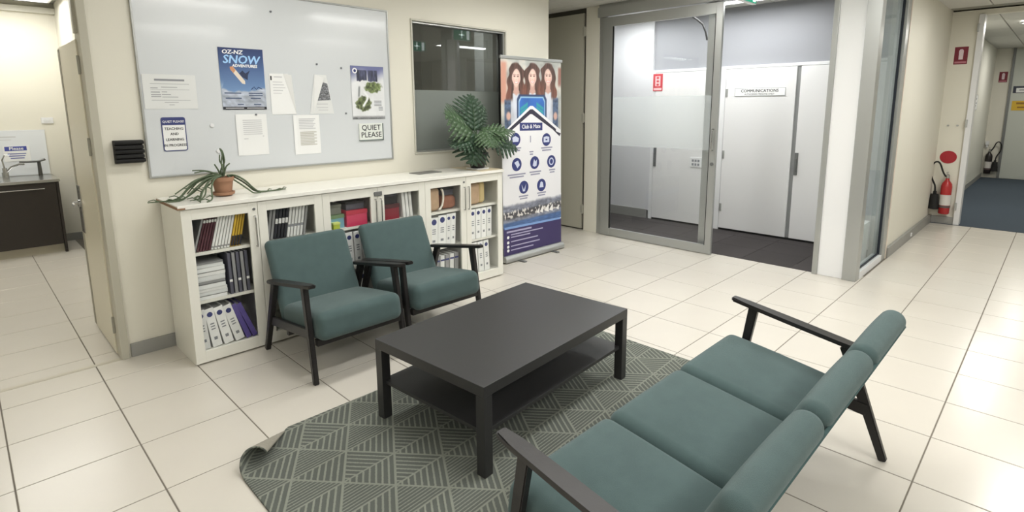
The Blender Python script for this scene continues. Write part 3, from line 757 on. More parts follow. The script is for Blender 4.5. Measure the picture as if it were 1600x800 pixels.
# green poster
t = sheet('nature_poster', 'white poster with green forest pictures above the QUIET PLEASE sign', 'poster', 2.45, 1.71, .302, .428,
          gradient('nature_print', [(0, S(120, 122, 124)), (.06, S(196, 197, 196)), (.2, S(228, 229, 228)), (.68, S(222, 224, 230)), (.86, S(120, 126, 170)), (1, S(92, 98, 140))], -.214, .214, .4, .04), .002)
def forest(u, v):
    c = np.zeros(u.shape + (3,)) + np.array((226, 228, 230.)); c = c * (.95 + .1 * fbm(u * 12, v * 12, 3))[..., None]
    c = ovl(c, sst(.08, .2, v + .02 * np.sin(u * 30)) * .95, (104, 110, 156))
    c = ovl(c, sst(-.18, -.205, v), np.array((128, 130, 132.)) * (.7 + .6 * fbm(u * 60, v * 60, 5))[..., None])
    for (x0, x1) in ((-.1, -.008), (.002, .09)):
        m = sst(.004, -.004, np.maximum(np.maximum(x0 - u, u - x1), np.maximum(.085 + .02 * fbm(u * 40, 0 * v, 2) - v, v - .182)))
        c = ovl(c, m, np.array((70, 74, 98.)) * (.4 + 1.1 * fbm(u * 70, v * 20, 7))[..., None])
    m = sst(1.1, .85, np.hypot((u - .045) / .078, (v - .045) / .045) + .5 * (fbm(u * 50, v * 50, 8) - .5))
    c = ovl(c, m, np.array((104, 118, 76.)) * (.35 + 1.3 * fbm(u * 70, v * 70, 9))[..., None])
    m = sst(1.1, .85, np.hypot((u + .045) / .07, (v + .088) / .062) + .5 * (fbm(u * 50, v * 50, 18) - .5))
    c = ovl(c, m, np.array((98, 108, 74.)) * (.35 + 1.3 * fbm(u * 70, v * 70, 19))[..., None])
    c = ovl(c, sst(.016, .006, np.abs(u + .03 + .02 * np.sin(v * 40))) * sst(.02, -.0, v) * sst(-.13, -.1, v), (236, 238, 240))
    c = ovl(c, sst(.012, .004, np.abs(u + .085 - .1 * (v - .0))) * sst(.06, .04, v) * sst(-.05, -.02, v), (140, 144, 146))
    return c
ink_print('forest_pictures', t, -.149, .149, -.212, .212, -.0042, 100, 140, forest)
MB().disc(-.115, .175, .022, .022, -.005, 16).done('badge', white_ink, t)
MB().disc(-.115, .175, .012, .012, -.0055, 12).done('badge_mark', navy, t)
lines(t, [(.05, .12, -.07 - i * .012, .006) for i in range(4)] + [(.09, .13, -.12 - i * .012, .006) for i in range(3)], ink_g, -.0046)
# QUIET PLEASE sign
t = thing('quiet_please_sign', 'white plate reading QUIET PLEASE at the lower right of the whiteboard', 'sign', (2.457, BY, 1.393))
MB().box(-.11, .11, -.012, 0, -.068, .068, .003).done('plate', M('plate_white', S(226, 230, 224), .4), t)
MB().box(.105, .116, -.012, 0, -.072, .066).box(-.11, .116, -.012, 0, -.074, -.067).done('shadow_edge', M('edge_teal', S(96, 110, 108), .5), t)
text('lettering', 'QUIET', .062, ink, t, (0, -.0125, .031), bold=.012)
text('lettering', 'PLEASE', .062, ink, t, (0, -.0125, -.028), bold=.012)

# black wall file holder
t = thing('wall_pocket', 'black ribbed plastic holder on the cream wall left of the whiteboard', 'holder', (.757, W, 1.255))
MB().box(-.078, .076, -.02, 0, 0, .143, .004).done('back', black_m, t)
for i in range(5):
    MB().prism([(-.02, .004 + i * .028), (-.055 - .004 * (i % 2), .006 + i * .028), (-.06, .018 + i * .028), (-.05, .028 + i * .028), (-.02, .030 + i * .028)], 'x', -.076 + .002 * (i % 2), .073 + .004 * ((i + 1) % 2), .002).done('tray', rubber, t)

# ------------------------------------------------------------------ low glass-door cabinets
XS = [.89, 1.332, 1.775, 2.218, 2.66, 3.098, 3.54]
YF, YB = 3.70, 4.15
def cabinet(i, label):
    x0, x1 = XS[2 * i], XS[2 * i + 2]; w = x1 - x0
    t = thing('glass_cabinet', label, 'cabinet', ((x0 + x1) / 2, YF, 0), 0, 'low white cabinets along the wall')
    hw = w / 2 - .001
    body = MB().box(-hw, -hw + .02, .02, .45, 0, .992, .001).box(hw - .02, hw, .02, .45, 0, .992, .001).box(-hw + .02, hw - .02, .43, .45, .0, .992).box(-hw + .02, hw - .02, .02, .43, .05, .075).box(-hw + .02, hw - .02, .02, .43, .972, .992).box(-hw + .02, hw - .02, .03, .045, 0, .05)
    body.done('body', lam_m, t)
    mid = XS[2 * i + 1] - (x0 + x1) / 2
    MB().box(mid - .009, mid + .009, .03, .43, .075, .972).done('divider', lam_in, t)
    for z in (.40, .71):
        for a, b in ((-hw + .021, mid - .0095), (mid + .0095, hw - .021)):
            MB().box(a, b, .04, .43, z - .02, z, .001).done('shelf', lam_m, t)
    for side, (a, b) in enumerate(((-hw, mid - .0015), (mid + .0015, hw))):
        s1, s2 = .056, .058
        d = MB().box(a, a + s1, 0, .018, .012, .990, .0015).box(b - s2, b, 0, .018, .012, .990, .0015).box(a + s1, b - s2, 0, .018, .012, .085, .0015).box(a + s1, b - s2, 0, .018, .925, .990, .0015).done('door', lam_m, t)
        MB().box(a + s1 - .004, b - s2 + .004, .008, .011, .081, .929).done('glass', glass_cab, d)
        hx = b - .022 if side == 0 else a + .022
        if i == 0 and side == 1: continue
        hm = MB(); hm.tube([(hx, 0, .70), (hx, -.017, .70), (hx, -.019, .71), (hx, -.019, .89), (hx, -.017, .90), (hx, 0, .90)], .005)
        hm.done('handle', steel_m, d, smooth=True)
        if side == 0: MB().cyl((hx, -.002, .945), .009, .006, 'y', 14).done('lock', alu_dk, d)
    if i == 1: MB().box(mid - .03, mid + .035, -.012, 0, .925, .958, .003).done('bolt', alu_dk, t)
    return t
cabinet(0, 'low white glass door cabinet at the left end, below the terracotta pot')
cabinet(1, 'low white glass door cabinet in the middle, behind the two armchairs')
cabinet(2, 'low white glass door cabinet at the right end, below the leafy plant')
t = thing('worktop', 'long white worktop running over the three cabinets', 'worktop', (2.215, 3.925, .994))
MB().box(-1.34, 1.335, -.238, .238, 0, .026, .003).done('board', M('worktop_white', S(238, 237, 230), .25), t)
MB().box(-1.3425, -1.339, -.236, .236, .002, .018).box(-1.34, -1.30, -.2405, -.237, .002, .012).done('worn_edge', M('chipboard', S(140, 108, 82), .8, noise=.3, nscale=60), t)
MB().box(1.06, 1.335, -.236, .236, .026, .0266).done('painted_reflection_end', M('reflection_tan', S(212, 198, 166), .3), t)  # tan sheet on the board stands in for a warm reflection
pad = thing('place_mat', 'thin dark grey mat lying on the worktop', 'mat', (2.89, 4.0, 1.02), .05)
MB().prism(rrect(.26, .16, .02), 'z', 0, .004).done('pad', M('mat_grey', S(120, 120, 116), .6), pad)

# books and binders: local frame: spine faces -y, lower left front corner region at origin, leaning about y
def book_mesh(th, h_, d_, cov, band=None):
    key = 'bk_%s_%.3f_%.2f' % (cov.name, th, h_)
    m = MB(); m.box(-th / 2, th / 2, 0, .003, 0, h_, .0008, 1).box(-th / 2, -th / 2 + .0018, .003, d_, 0, h_).box(th / 2 - .0018, th / 2, .003, d_, 0, h_)
    return m
def book(x, z, th, h_, cov, lean, label, group, y=3.745, d_=.2, band=None, pages=True, name='booklet'):
    t = thing(name, label, 'book', (x, y, z + abs(math.sin(lean)) * th / 2), 0, group); t.rotation_euler = (0, lean, 0)
    th -= .0032
    book_mesh(th, h_, d_, cov).done('cover', cov, t)
    if pages: MB().box(-th / 2 + .002, th / 2 - .002, .004, d_ - .004, .003, h_ - .004).done('pages', paper_g, t)
    if band:
        for (a, b, bm_) in band: MB().box(-th / 2 - .0003, th / 2 + .0003, -.0006, .0005, a * h_, b * h_).done('spine_band', bm_, t)
    return t
maroon = M('cover_maroon', S(82, 44, 52), .5, rnd=.22); cw = M('cover_white', S(238, 238, 235), .5, rnd=.1); yel = M('cover_yellow', S(214, 176, 56), .5, rnd=.22)
bk = M('cover_black', S(40, 40, 46), .5, rnd=.22); gy = M('cover_grey', S(150, 150, 150), .5); gd = M('cover_slate', S(92, 92, 104), .5, rnd=.22); pu = M('cover_purple', S(92, 78, 150), .5)
binder_w = M('binder_white', S(242, 242, 240), .4, rnd=.06); pinkm = M('pink_card', S(206, 60, 96), .5)
x = .955
for n, (c, g, lab) in enumerate([(gy, 'a', 'grey')] + [(maroon, 'm', 'maroon')] * 5 + [(cw, 'w', 'white')] * 6 + [(yel, 'y', 'yellow')] * 4):
    th = .0145 if c is not cw else .0165
    bnd = [(.02, .32, bk)] if c is yel else ([(.05, .1, gy)] if c is cw else [(.82, .9, cw)] if c is maroon else None)
    book(x, .712 + .0, th, .222, c, R(17 - n * .3), '%s spined booklet leaning on the top shelf behind the leftmost glass door' % lab, '%s booklets on the top shelf of the left cabinet' % lab, band=bnd)
    x += th + .0022
# flat stack of paper pads
zz = .4005
cols = [paper_m, paper_g, cw, paper_m, gy, paper_g, cw, paper_m, paper_g, gy]
hs = [.026, .024, .02, .03, .022, .03, .024, .03, .02, .012]
for n in range(10):
    t = thing('paper_pad', 'flat %s pad of paper stacked on the middle shelf, layer %s' % (('grey' if cols[n] is gy else 'white'), ['at the very bottom', 'second from bottom', 'third from bottom', 'fourth from bottom', 'fifth from bottom', 'sixth from bottom', 'fourth from top', 'third from top', 'second from top', 'on the very top'][n]), 'paper', (1.035 + random.uniform(-.006, .006), 3.745, zz), 0, 'stacked paper pads')
    t.rotation_euler = (0, 0, R(random.uniform(-2, 2)))
    MB().box(-.085, .085 - .012 * (n > 7), 0, .24, 0, hs[n] - .003, .002, 1).done('sheets', cols[n], t)
    MB().box(-.086, .086 - .012 * (n > 7), -.001, .241, hs[n] - .003, hs[n] - .001).done('top_cover', paper_m if n % 3 else gy, t)
    zz += hs[n]
for n, xx in enumerate((1.150, 1.176, 1.202, 1.228, 1.254)):
    book(xx, .4005, .021, .272, gd, R(-1), 'slate grey file upright on the middle shelf behind the leftmost glass door', 'slate files in the left cabinet', band=[(.0, 1.0, gy)] if n in (1, 3) else [(.3, .36, cw)], name='file')
def binder(x, z, th, h_, lean, label, group, mat=None, y=3.745, logo=True, d_=.27):
    mat = mat or binder_w
    t = thing('ring_binder', label, 'binder', (x, y, z + abs(math.sin(lean)) * th / 2), 0, group); t.rotation_euler = (0, lean, 0)
    MB().box(-th / 2, th / 2, 0, .004, 0, h_, .001, 1).box(-th / 2, -th / 2 + .003, .004, d_, 0, h_).box(th / 2 - .003, th / 2, .004, d_, 0, h_).done('shell', mat, t)
    MB().box(-th / 2 + .004, th / 2 - .004, .02, d_ - .01, .006, h_ - .02).done('pages', paper_g, t)
    if logo:
        MB().cyl((0, -.0006, h_ - .04), th * .3, .0014, 'y', 14).done('round_logo', navy if mat is not pu else gd, t)
        lines(t, [(-th * .22, th * .22, h_ * .45 + i * .018, .008) for i in range(3)] + [(-th * .18, th * .18, h_ * .18, .02)], ink_g, -.0008, 'spine_text')
    return t
for n in range(4):
    binder(.965 + n * .069, .0765, .055, .262, R((-4, -8, -11, -15)[n]), 'white ring binder leaning on the bottom shelf behind the leftmost glass door', 'leaning binders in the left cabinet')
binder(1.228, .0765, .03, .262, R(-18), 'purple ring binder leaning on the bottom shelf, next to the white binders', 'purple binders', pu, logo=False)
binder(1.268, .0765, .03, .262, R(-20), 'purple ring binder leaning on the bottom shelf, against the cabinet divider', 'purple binders', pu, logo=False)
# door 2 (upper shelf)
x = 1.40
for n, c in enumerate([gy, gy, bk, bk, bk, bk, cw, cw, cw, cw, cw, gy]):
    lab = {gy: 'grey', bk: 'black', cw: 'white'}[c]
    place = 'behind the second glass door'
    book(x, .712, .0195, .232, c, R(10), '%s booklet leaning on the top shelf %s' % (lab, place), '%s booklets behind the second glass door' % lab, band=[(.45, .6, cw)] if c is bk else ([(.3, .38, ink_g)] if c is cw else None))
    x += .0225
for n in range(5):
    binder(1.40 + n * .068, .4005, .058, .27, R(0), 'white ring binder on the middle shelf behind the second glass door', 'binders behind the second glass door')
# door 3: boxes, toys and binders
def bag(name, label, cat, x, y, z, hx, hy, hz, mat, r=.03, puff=.01):
    t = thing(name, label, cat, (x, y, z))
    MB().rbox(hx, hy, hz, min(r, hx * .9, hy * .9, hz * .9), Matrix.Translation((0, 0, hz)), puff, mid=4, cs=3).done('body', mat, t, smooth='all')
    return t
def carton(name, label, x, y, z, w, d_, hh, mat, lidm):
    t = thing(name, label, 'box', (x, y, z))
    MB().box(-w / 2, w / 2, -d_ / 2, d_ / 2, 0, hh, .002).done('body', mat, t)
    MB().box(-w / 2 - .003, w / 2 + .003, -d_ / 2 - .003, d_ / 2 + .003, hh * .75, hh + .002, .002).done('lid', lidm, t)
carton('game_box', 'pale blue box with green lid behind the third glass door', 1.90, 3.86, .7105, .13, .2, .10, M('blue_card', S(120, 170, 190), .5), M('green_card', S(120, 150, 110), .5))
carton('game_box', 'yellow green tub at the front behind the third glass door', 1.885, 3.752, .7105, .05, .06, .05, M('lime', S(186, 200, 70), .5), M('lime_lid', S(210, 220, 120), .5))
carton('game_box', 'grey box resting on the blue box behind the third glass door', 1.895, 3.88, .8125, .13, .18, .07, M('box_grey', S(136, 138, 128), .6), M('box_grey2', S(150, 152, 140), .6))
carton('game_box', 'pink red box behind the third glass door', 2.06, 3.84, .7105, .17, .2, .12, pinkm, M('pink_lid', S(190, 44, 70), .5))
carton('game_box', 'dark grey box on top of the pink red box', 2.065, 3.86, .8325, .15, .18, .06, gd, bk)
for n in range(5): binder(1.865 + n * .066, .4005, .056, .268, R(-2), 'white ring binder with round blue logo behind the third glass door', 'binders behind the third glass door')
for n in range(4): binder(1.87 + n * .068, .0765, .056, .27, R(3), 'white ring binder on the bottom shelf behind the third glass door', 'lower binders behind the third glass door')
# door 4
carton('shoe_box', 'dark red box behind the fourth glass door', 2.37, 3.86, .7105, .15, .2, .12, M('dark_red', S(140, 40, 54), .5), M('maroon_lid', S(88, 40, 46), .5))
carton('shoe_box', 'black box lying on the dark red box', 2.365, 3.87, .8325, .15, .18, .08, bk, gd)
for n in range(3): book(2.487 + n * .033, .712, .028, .23, cw, R(-4), 'thick white folder standing behind the fourth glass door', 'white folders behind the fourth glass door', name='folder')
for n in range(5): binder(2.30 + n * .066, .4005, .056, .268, R(1), 'white ring binder on the middle shelf behind the fourth glass door', 'binders behind the fourth glass door')
# door 5 and 6
beige = M('canvas_beige', S(200, 170, 140), .9, noise=.2, nscale=20)
bag('canvas_bag', 'beige canvas bag behind the fifth glass door', 'bag', 2.79, 3.85, .722, .07, .09, .095, beige)
hd = MB(); hd.tube([(2.83 + .035 * math.sin(a) + .03 * a / PI, 3.745, .73 + .085 * (1 - math.cos(a))) for a in [i * PI / 10 for i in range(11)]], .009); o = hd.done('bag_strap', M('strap_white', S(232, 226, 214), .6), smooth=True); tag(o, 'pale looped bag strap behind the fifth glass door', 'strap')
bag('canvas_bag', 'brown folded bag behind the fifth glass door', 'bag', 2.97, 3.86, .722, .075, .09, .05, M('bag_brown', S(160, 110, 90), .9, noise=.3, nscale=20))
carton('archive_box', 'dark slate box on the brown folded bag', 2.965, 3.87, .835, .12, .16, .06, gd, bk)
for n, (th, hh) in enumerate(((.085, .262), (.085, .272), (.05, .276), (.05, .276))):
    binder(2.765 + (0, .088, .158, .21)[n], .4005, th, hh, R(3), 'white ring binder on the middle shelf behind the fifth glass door', 'binders behind the fifth glass door')
for n in range(6): book(2.745 + n * .052, .0765, .045, .24, gy if n % 2 else cw, R(2), '%s file on the bottom shelf behind the fifth glass door' % ('grey' if n % 2 else 'white'), '%s lower files behind the fifth glass door' % ('grey' if n % 2 else 'white'), name='file', band=[(.8, .86, navy)])
bag('paper_bag', 'tan paper bag behind the rightmost glass door', 'bag', 3.245, 3.84, .722, .075, .08, .09, beige)
bag('paper_bag', 'pale yellow envelope bag behind the rightmost glass door', 'bag', 3.36, 3.85, .722, .04, .07, .095, M('envelope', S(214, 192, 140), .8))
for n in range(4): binder(3.205 + n * .067, .4005, .06, .278, R(1), 'white ring binder on the middle shelf behind the rightmost glass door', 'upper binders behind the rightmost glass door')
for n in range(3): binder(3.235 + n * .072, .0765, .062, .29, R(-3), 'white ring binder on the bottom shelf behind the rightmost glass door', 'lower binders behind the rightmost glass door')

# ------------------------------------------------------------------ terracotta pot plant
t = thing('trailing_plant', 'terracotta pot with a straggly trailing cactus on the worktop', 'plant', (1.21, 3.93, 1.02))
terra = M('terracotta', S(160, 120, 94), .8, noise=.1)
MB().lathe([(0, .004), (.05, .004), (.066, .012), (.068, .028), (.058, .028)], 28).done('saucer', terra, t, smooth=True)
MB().lathe([(.0, .012), (.048, .012), (.062, .1), (.069, .1), (.07, .125), (.06, .125), (.057, .1), (0, .1)], 28).done('pot', terra, t, smooth=True)
MB().cyl((0, 0, .105), .056, .012, seg=20).done('soil', M('soil', S(60, 48, 38), .95, noise=.4, nscale=60), t)
leaf_d = M('cactus_green', S(84, 98, 74), .6, noise=.3, nscale=30)
strands = [
    [(0, 10, 110), (10, -30, 150), (-10, -30, 220), (15, -25, 290), (0, 0, 340)],
    [(8, 0, 115), (30, 10, 200), (25, 0, 280), (10, 5, 338)],
    [(-5, 10, 110), (-35, 0, 170), (-65, 0, 215)],
    [(10, -10, 110), (40, -10, 190), (80, -20, 215)],
    [(-20, -20, 122), (-90, -30, 145), (-170, -40, 172), (-270, -40, 160)],
    [(-30, 0, 122), (-120, -10, 160), (-200, -10, 175), (-280, -15, 178)],
    [(-30, -20, 120), (-150, -60, 128), (-280, -90, 110), (-400, -120, 70), (-480, -120, 45)],
    [(-40, -30, 118), (-180, -80, 110), (-300, -110, 60), (-420, -140, 12), (-540, -100, 8)],
    [(-40, -10, 120), (-200, -40, 105), (-330, -60, 70), (-440, -80, 20), (-520, -60, 12), (-700, -20, 14)],
    [(-30, -40, 118), (-160, -110, 100), (-240, -180, 55), (-300, -260, 10), (-320, -360, 8)],
    [(-20, -40, 118), (-120, -120, 105), (-170, -200, 60), (-190, -300, 12), (-270, -400, 8)],
    [(-40, 20, 118), (-150, 30, 90), (-260, 40, 40), (-360, 30, 10), (-430, 0, 8)],
    [(40, -10, 118), (110, -30, 120), (190, -60, 85), (270, -80, 40), (330, -90, 10), (420, -90, 8)],
    [(50, 0, 118), (120, -10, 100), (220, -30, 60), (300, -60, 14), (430, -70, 8), (560, -60, 9), (640, -50, 10)],
    [(45, -30, 115), (130, -100, 70), (220, -120, 30), (260, -130, 10), (340, -120, 8)],
    [(-30, -10, 118), (-140, -20, 70), (-230, -50, 40), (-260, -120, 10), (-330, -160, 8)],
    [(-20, 20, 120), (-60, 30, 145), (-130, 40, 130), (-240, 60, 80), (-330, 60, 30)],
    [(0, 0, 112), (-15, -10, 160), (10, -20, 200), (-20, -20, 240), (-8, -10, 290)],
    [(12, 5, 112), (22, 0, 150), (5, -10, 190), (35, -15, 230), (28, -10, 300), (14, -5, 330)],
    [(-35, -20, 120), (-130, -60, 135), (-230, -90, 120), (-330, -110, 85), (-420, -130, 40), (-470, -140, 10)],
    [(-30, -30, 118), (-110, -90, 115), (-200, -150, 80), (-230, -210, 30), (-300, -260, 10)],
    [(-40, -15, 120), (-170, -50, 118), (-260, -70, 95), (-360, -90, 60), (-450, -100, 14), (-560, -80, 10)],
    [(45, -5, 118), (140, -20, 112), (230, -50, 70), (310, -70, 14), (500, -75, 8), (580, -65, 9)],
]
for sidx, s in enumerate(strands):
    zm = lambda z: 205 + (z - 110) * 1.3 if z >= 100 else (z if z < 16 else 10 + (z - 10) * 2.05)
    P = [Vector((a * .00062, b_ * .00056, zm(c) * .00062)) for a, b_, c in s]
    pts = []
    for i in range(len(P) - 1):
        for q in range(4): pts.append(P[i].lerp(P[i + 1], q / 4))
    pts.append(P[-1])
    for _ in range(2): pts = [pts[0]] + [(pts[i - 1] + pts[i] * 2 + pts[i + 1]) / 4 for i in range(1, len(pts) - 1)] + [pts[-1]]
    st = MB().tube(pts, .0062, 6, .0042).done('stem', leaf_d, t, smooth=True)
    if sidx in (7, 8, 9, 10, 13, 15):
        for qi in (-3, -6, -9):
            m = MB()
            b_ = pts[qi]; sgn = 1 if qi % 2 else -1
            m.tube([b_, b_ + Vector((-.02 if P[-1].x < 0 else .02, sgn * .02, .012)), b_ + Vector((-.045 if P[-1].x < 0 else .045, sgn * .04, .004))], .0042, 6, .0026)
            m.done('side_shoot', leaf_d, st, smooth=True)

# ------------------------------------------------------------------ leafy plant (split leaves)
t = thing('split_leaf_plant', 'dark green split leaf plant in a black pot on the worktop', 'plant', (3.40, 3.885, 1.0208))
MB().box(-.075, .075, -.075, .075, 0, .012, .002).done('stand', white_g, t)
MB().lathe([(0, .013), (.065, .013), (.095, .14), (.103, .14), (.103, .152), (.09, .152), (.086, .135), (0, .135)], 28).done('pot', black_m, t, smooth=True)
MB().cyl((0, 0, .138), .085, .01, seg=20).done('soil', MATS['soil'], t)
lg = M('leaf_dark_green', S(46, 70, 50), .38, noise=.25, nscale=18)
lg2 = M('leaf_mid_green', S(72, 96, 66), .35, noise=.25, nscale=18)
def leaf(base, tip, nrm, width, mat, n=8, droop=.18):
    base, tip, nrm = Vector(base), Vector(tip), Vector(nrm).normalized()
    ax = tip - base; L = ax.length; ax.normalize(); sd_ = ax.cross(nrm).normalized(); nr = sd_.cross(ax)
    def P(s, w): # s along 0..1, w signed across
        return base + ax * (s * L) + sd_ * w - nr * (droop * L * s * s * .6 + .9 * w * w / max(width, .01) * .5) * 1.0
    m = MB()
    for side in (-1, 1):
        for k in range(n):
            s0, s1 = k / n * .93, (k + .93) / n * .93
            env = math.sin(PI * min(1, (k + 1.4) / (n + 1.2)) ** .75) * width / 2 + .012
            fw = .55 * env / L
            rows = []
            for f, shrink in ((0, -.08), (.4, -.08), (.62, .0), (.86, .2), (1, .5)):
                a = s0 + fw * f + (s1 - s0) * shrink * .5; b_ = s1 + fw * f - (s1 - s0) * shrink * .5
                if f > .5: b_ -= (s1 - s0) * .16; a += (s1 - s0) * .06
                rows.append((P(a, side * env * f), P(b_, side * env * f)))
            for r0, r1 in zip(rows, rows[1:]):
                if side > 0: m.quad(r0[0], r0[1], r1[1], r1[0])
                else: m.quad(r0[0], r1[0], r1[1], r0[1])
    m.quad(P(.9, -.012), P(.9, .012), P(1.0, .004), P(1.0, -.004))
    lf = m.done('leaf', mat, t, smooth='all')
    so = lf.modifiers.new('thick', 'SOLIDIFY'); so.thickness = .0012
    mid = MB().tube([P(i / 8, 0) + nr * .0015 for i in range(9)], .003, 6, .0012).done('midrib', lg2, lf, smooth=True)
    root = Vector((random.uniform(-.03, .03), random.uniform(-.03, .03), .13))
    mp = (root + base) / 2 + Vector((0, 0, .05))
    MB().tube([root, root.lerp(mp, .5) + Vector((0, 0, .01)), mp, mp.lerp(base, .55) + Vector((0, 0, .008)), base], .0055, 7, .004).done('petiole', lg2, t, smooth=True)
leaf((-.03, .0, .35), (.02, .06, .70), (.1, -1, .25), .40, lg, 8)
leaf((-.05, .0, .34), (-.38, -.05, .54), (.25, -.85, .5), .40, lg2, 7)
leaf((-.05, -.03, .33), (-.17, -.14, .06), (-.25, -1, .25), .36, lg, 6)
leaf((.05, .0, .36), (.43, -.08, .40), (0, -.35, 1), .28, lg2, 7, .3)
leaf((.07, -.03, .31), (.47, -.12, .19), (-.1, -.85, .6), .30, lg, 7, .25)
leaf((-.07, -.02, .28), (-.37, -.10, .27), (-.1, -.5, .85), .24, lg, 6, .3)
leaf((.02, -.06, .36), (.0, -.22, .22), (0, -.75, .65), .28, lg2, 6)
leaf((.06, .0, .33), (.26, -.16, .36), (.1, -.8, .6), .26, lg2, 6, .25)
leaf((-.02, .02, .36), (-.22, .08, .52), (-.1, -.9, .4), .22, lg, 9)
leaf((.03, .04, .36), (.2, .08, .58), (.2, -.9, .35), .2, lg, 8)

# ------------------------------------------------------------------ pull up banner
bn = thing('pullup_banner', 'tall pull up banner with smiling students and blue icons beside the cabinet', 'banner', (3.80, 3.97, 0))
MB().prism([(-.05, .012), (.05, .012), (.05, .05), (.03, .075), (-.03, .075), (-.05, .05)], 'x', .0, .92, .004).done('base_cassette', alu_m, bn)
for x in (.2, .72): MB().box(x - .02, x + .02, -.13, .13, 0, .012, .003).done('foot', alu_dk, bn)
MB().box(-.02, .90, -.012, .012, 2.055, 2.085, .004).done('top_rail', alu_m, bn)
MB().cyl((.45, .02, 1.06), .008, 2.0, 'z', 10).done('support_pole', alu_dk, bn)
pan = MB().prism([(-.012, 2.06), (.885, 2.06), (.912, .07), (.008, .07)], 'y', -.003, .0).done('printed_panel', M('banner_white', S(232, 232, 235), .5), bn)
Y0 = -.0034
def pr(name, mat, polys, lay):
    for p in polys: MB().poly(p, Y0 - lay * .0001).done(name, mat, pan)
def ell(u, v, a, b, n=20): return [(u + a * math.cos(2 * PI * i / n), v + b * math.sin(2 * PI * i / n)) for i in range(n)]
def students(u, v):
    n1 = fbm(u * 9, v * 9, 1); n2 = fbm(u * 30, v * 12, 2)
    c = np.zeros(u.shape + (3,)) + np.array((176, 178, 174.)); c = c * (.75 + .5 * n1)[..., None]
    c = ovl(c, sst(.5, .7, n1) * .5, (206, 196, 182))
    c = ovl(c, sst(.07, .02, np.abs(u - .02)) * sst(1.6, 1.66, v) * sst(2.05, 2.0, v), (196, 146, 128))      # passer-by at the left edge
    c = ovl(c, sst(.05, .02, np.abs(u - .875)) * sst(1.78, 1.84, v) * sst(2.02, 1.98, v), (150, 106, 94))
    for k, (u0, v0) in enumerate(((.20, 1.885), (.68, 1.905), (.437, 1.895))):
        du, dv = u - u0, v - v0
        wav = .012 * np.sin(dv * 38 + k * 2) + .014 * (vnoise(u * 22, v * 22, 5 + k) - .5)
        hw = .105 + .028 * sst(.0, -.2, dv) - .06 * sst(.05, .14, dv) + wav * np.sign(du)
        hm = sst(.012, -.006, np.abs(du) - hw) * sst(.148, .118, dv + du * du * 4) * sst(-.30, -.2, dv)
        strand = .72 + .6 * vnoise(du * 120 + dv * 14 * np.sign(du), dv * 7, 9 + k)
        hc = np.array((82, 61, 55.)) * strand[..., None]; hc = hc + np.array((34, 15, 9.)) * (sst(.04, .1, np.abs(du)) * sst(.0, -.15, dv))[..., None]
        # shoulders and jacket behind the hair ends
        sh = sst(.01, -.01, np.abs(du) - (.165 - .5 * np.clip(dv + .2, 0, 1))) * sst(-.17, -.2, dv + np.abs(du) * .25)
        jc = np.array((78, 94, 120.)) * (.6 + .8 * fbm(u * 40, v * 40, 20 + k))[..., None]
        c = ovl(c, hm, hc)
        c = ovl(c, sh, jc)
        st = sst(.008, -.008, np.abs(du) - .078) * sst(-.145, -.165, dv + np.abs(du) * .1)
        sc = np.array((204, 208, 218.)) * (.9 + .2 * fbm(u * 25, v * 10, 30 + k) - .12 * sst(.03, .08, np.abs(du)))[..., None]
        c = ovl(c, st, sc)
        neck = sst(.008, -.006, np.abs(du) - (.034 + .03 * sst(-.12, -.18, dv))) * sst(-.195, -.17, dv - np.abs(du) * .6) * sst(.0, -.04, dv)
        c = ovl(c, neck, (196, 158, 146))
        lock = hm * sst(.040, .06, np.abs(du)) * sst(-.26, -.2, dv)
        c = ovl(c, lock, hc)
        fw = .060 - .020 * sst(-.02, -.1, dv)
        fr = np.sqrt((du / fw) ** 2 + ((dv + .012) / .092) ** 2)
        fm = sst(1.06, .94, fr)
        fc = np.array((228, 196, 184.)) * (1.03 - .13 * np.clip(fr, 0, 1) ** 3 + .05 * (fbm(u * 30, v * 30, 40) - .5))[..., None]
        fc = ovl(fc, sst(.022, .008, np.hypot(du - .034, dv + .028)) * .35 + sst(.022, .008, np.hypot(du + .034, dv + .028)) * .35, (222, 150, 142))
        for sg in (-1, 1):
            ex = du - sg * .024
            fc = ovl(fc, sst(1.5, .6, np.hypot(ex / .016, (dv - .006) / .010)) * .55, (150, 112, 102))
            fc = ovl(fc, sst(1.2, .8, np.hypot(ex / .0095, (dv - .005) / .0055)), (62, 46, 44))
            fc = ovl(fc, sst(.0045, .0015, np.abs(dv - .024 + ex * ex * 14)) * sst(.022, .016, np.abs(ex)) * .7, (104, 72, 62))
        fc = ovl(fc, sst(1.3, .5, np.hypot(du / .012, (dv + .03) / .008)) * .4, (190, 140, 128))
        my = dv + .056 - du * du * 9
        fc = ovl(fc, sst(.012, .006, np.abs(my)) * sst(.034, .026, np.abs(du)) * .8, (190, 100, 100))
        fc = ovl(fc, sst(.006, .003, np.abs(my - .001)) * sst(.027, .022, np.abs(du)), (244, 240, 238))
        c = ovl(c, fm, fc)
        # hair parting and fringe over the forehead
        part = sst(.0, .02, dv - (.072 - 14 * (du - .012 * (1 if k != 1 else -1)) ** 2)) * hm
        c = ovl(c, part, hc)
    # forearms
    c = ovl(c, sst(.035, .015, np.hypot((u - .09) * .8, (v - 1.50) * .6)) , (206, 168, 154))
    c = ovl(c, sst(.035, .015, np.hypot((u - .80) * .8, (v - 1.49) * .6)) , (206, 168, 154))
    # blue pack with teal folders
    bx = np.maximum(np.abs(u - .432) - .222 + .03 * sst(1.66, 1.72, v), v - 1.712)
    c = ovl(c, sst(.008, -.004, bx), (52, 70, 108))
    bx2 = np.maximum(np.abs(u - .432) - .2 + .03 * sst(1.64, 1.70, v), v - 1.692)
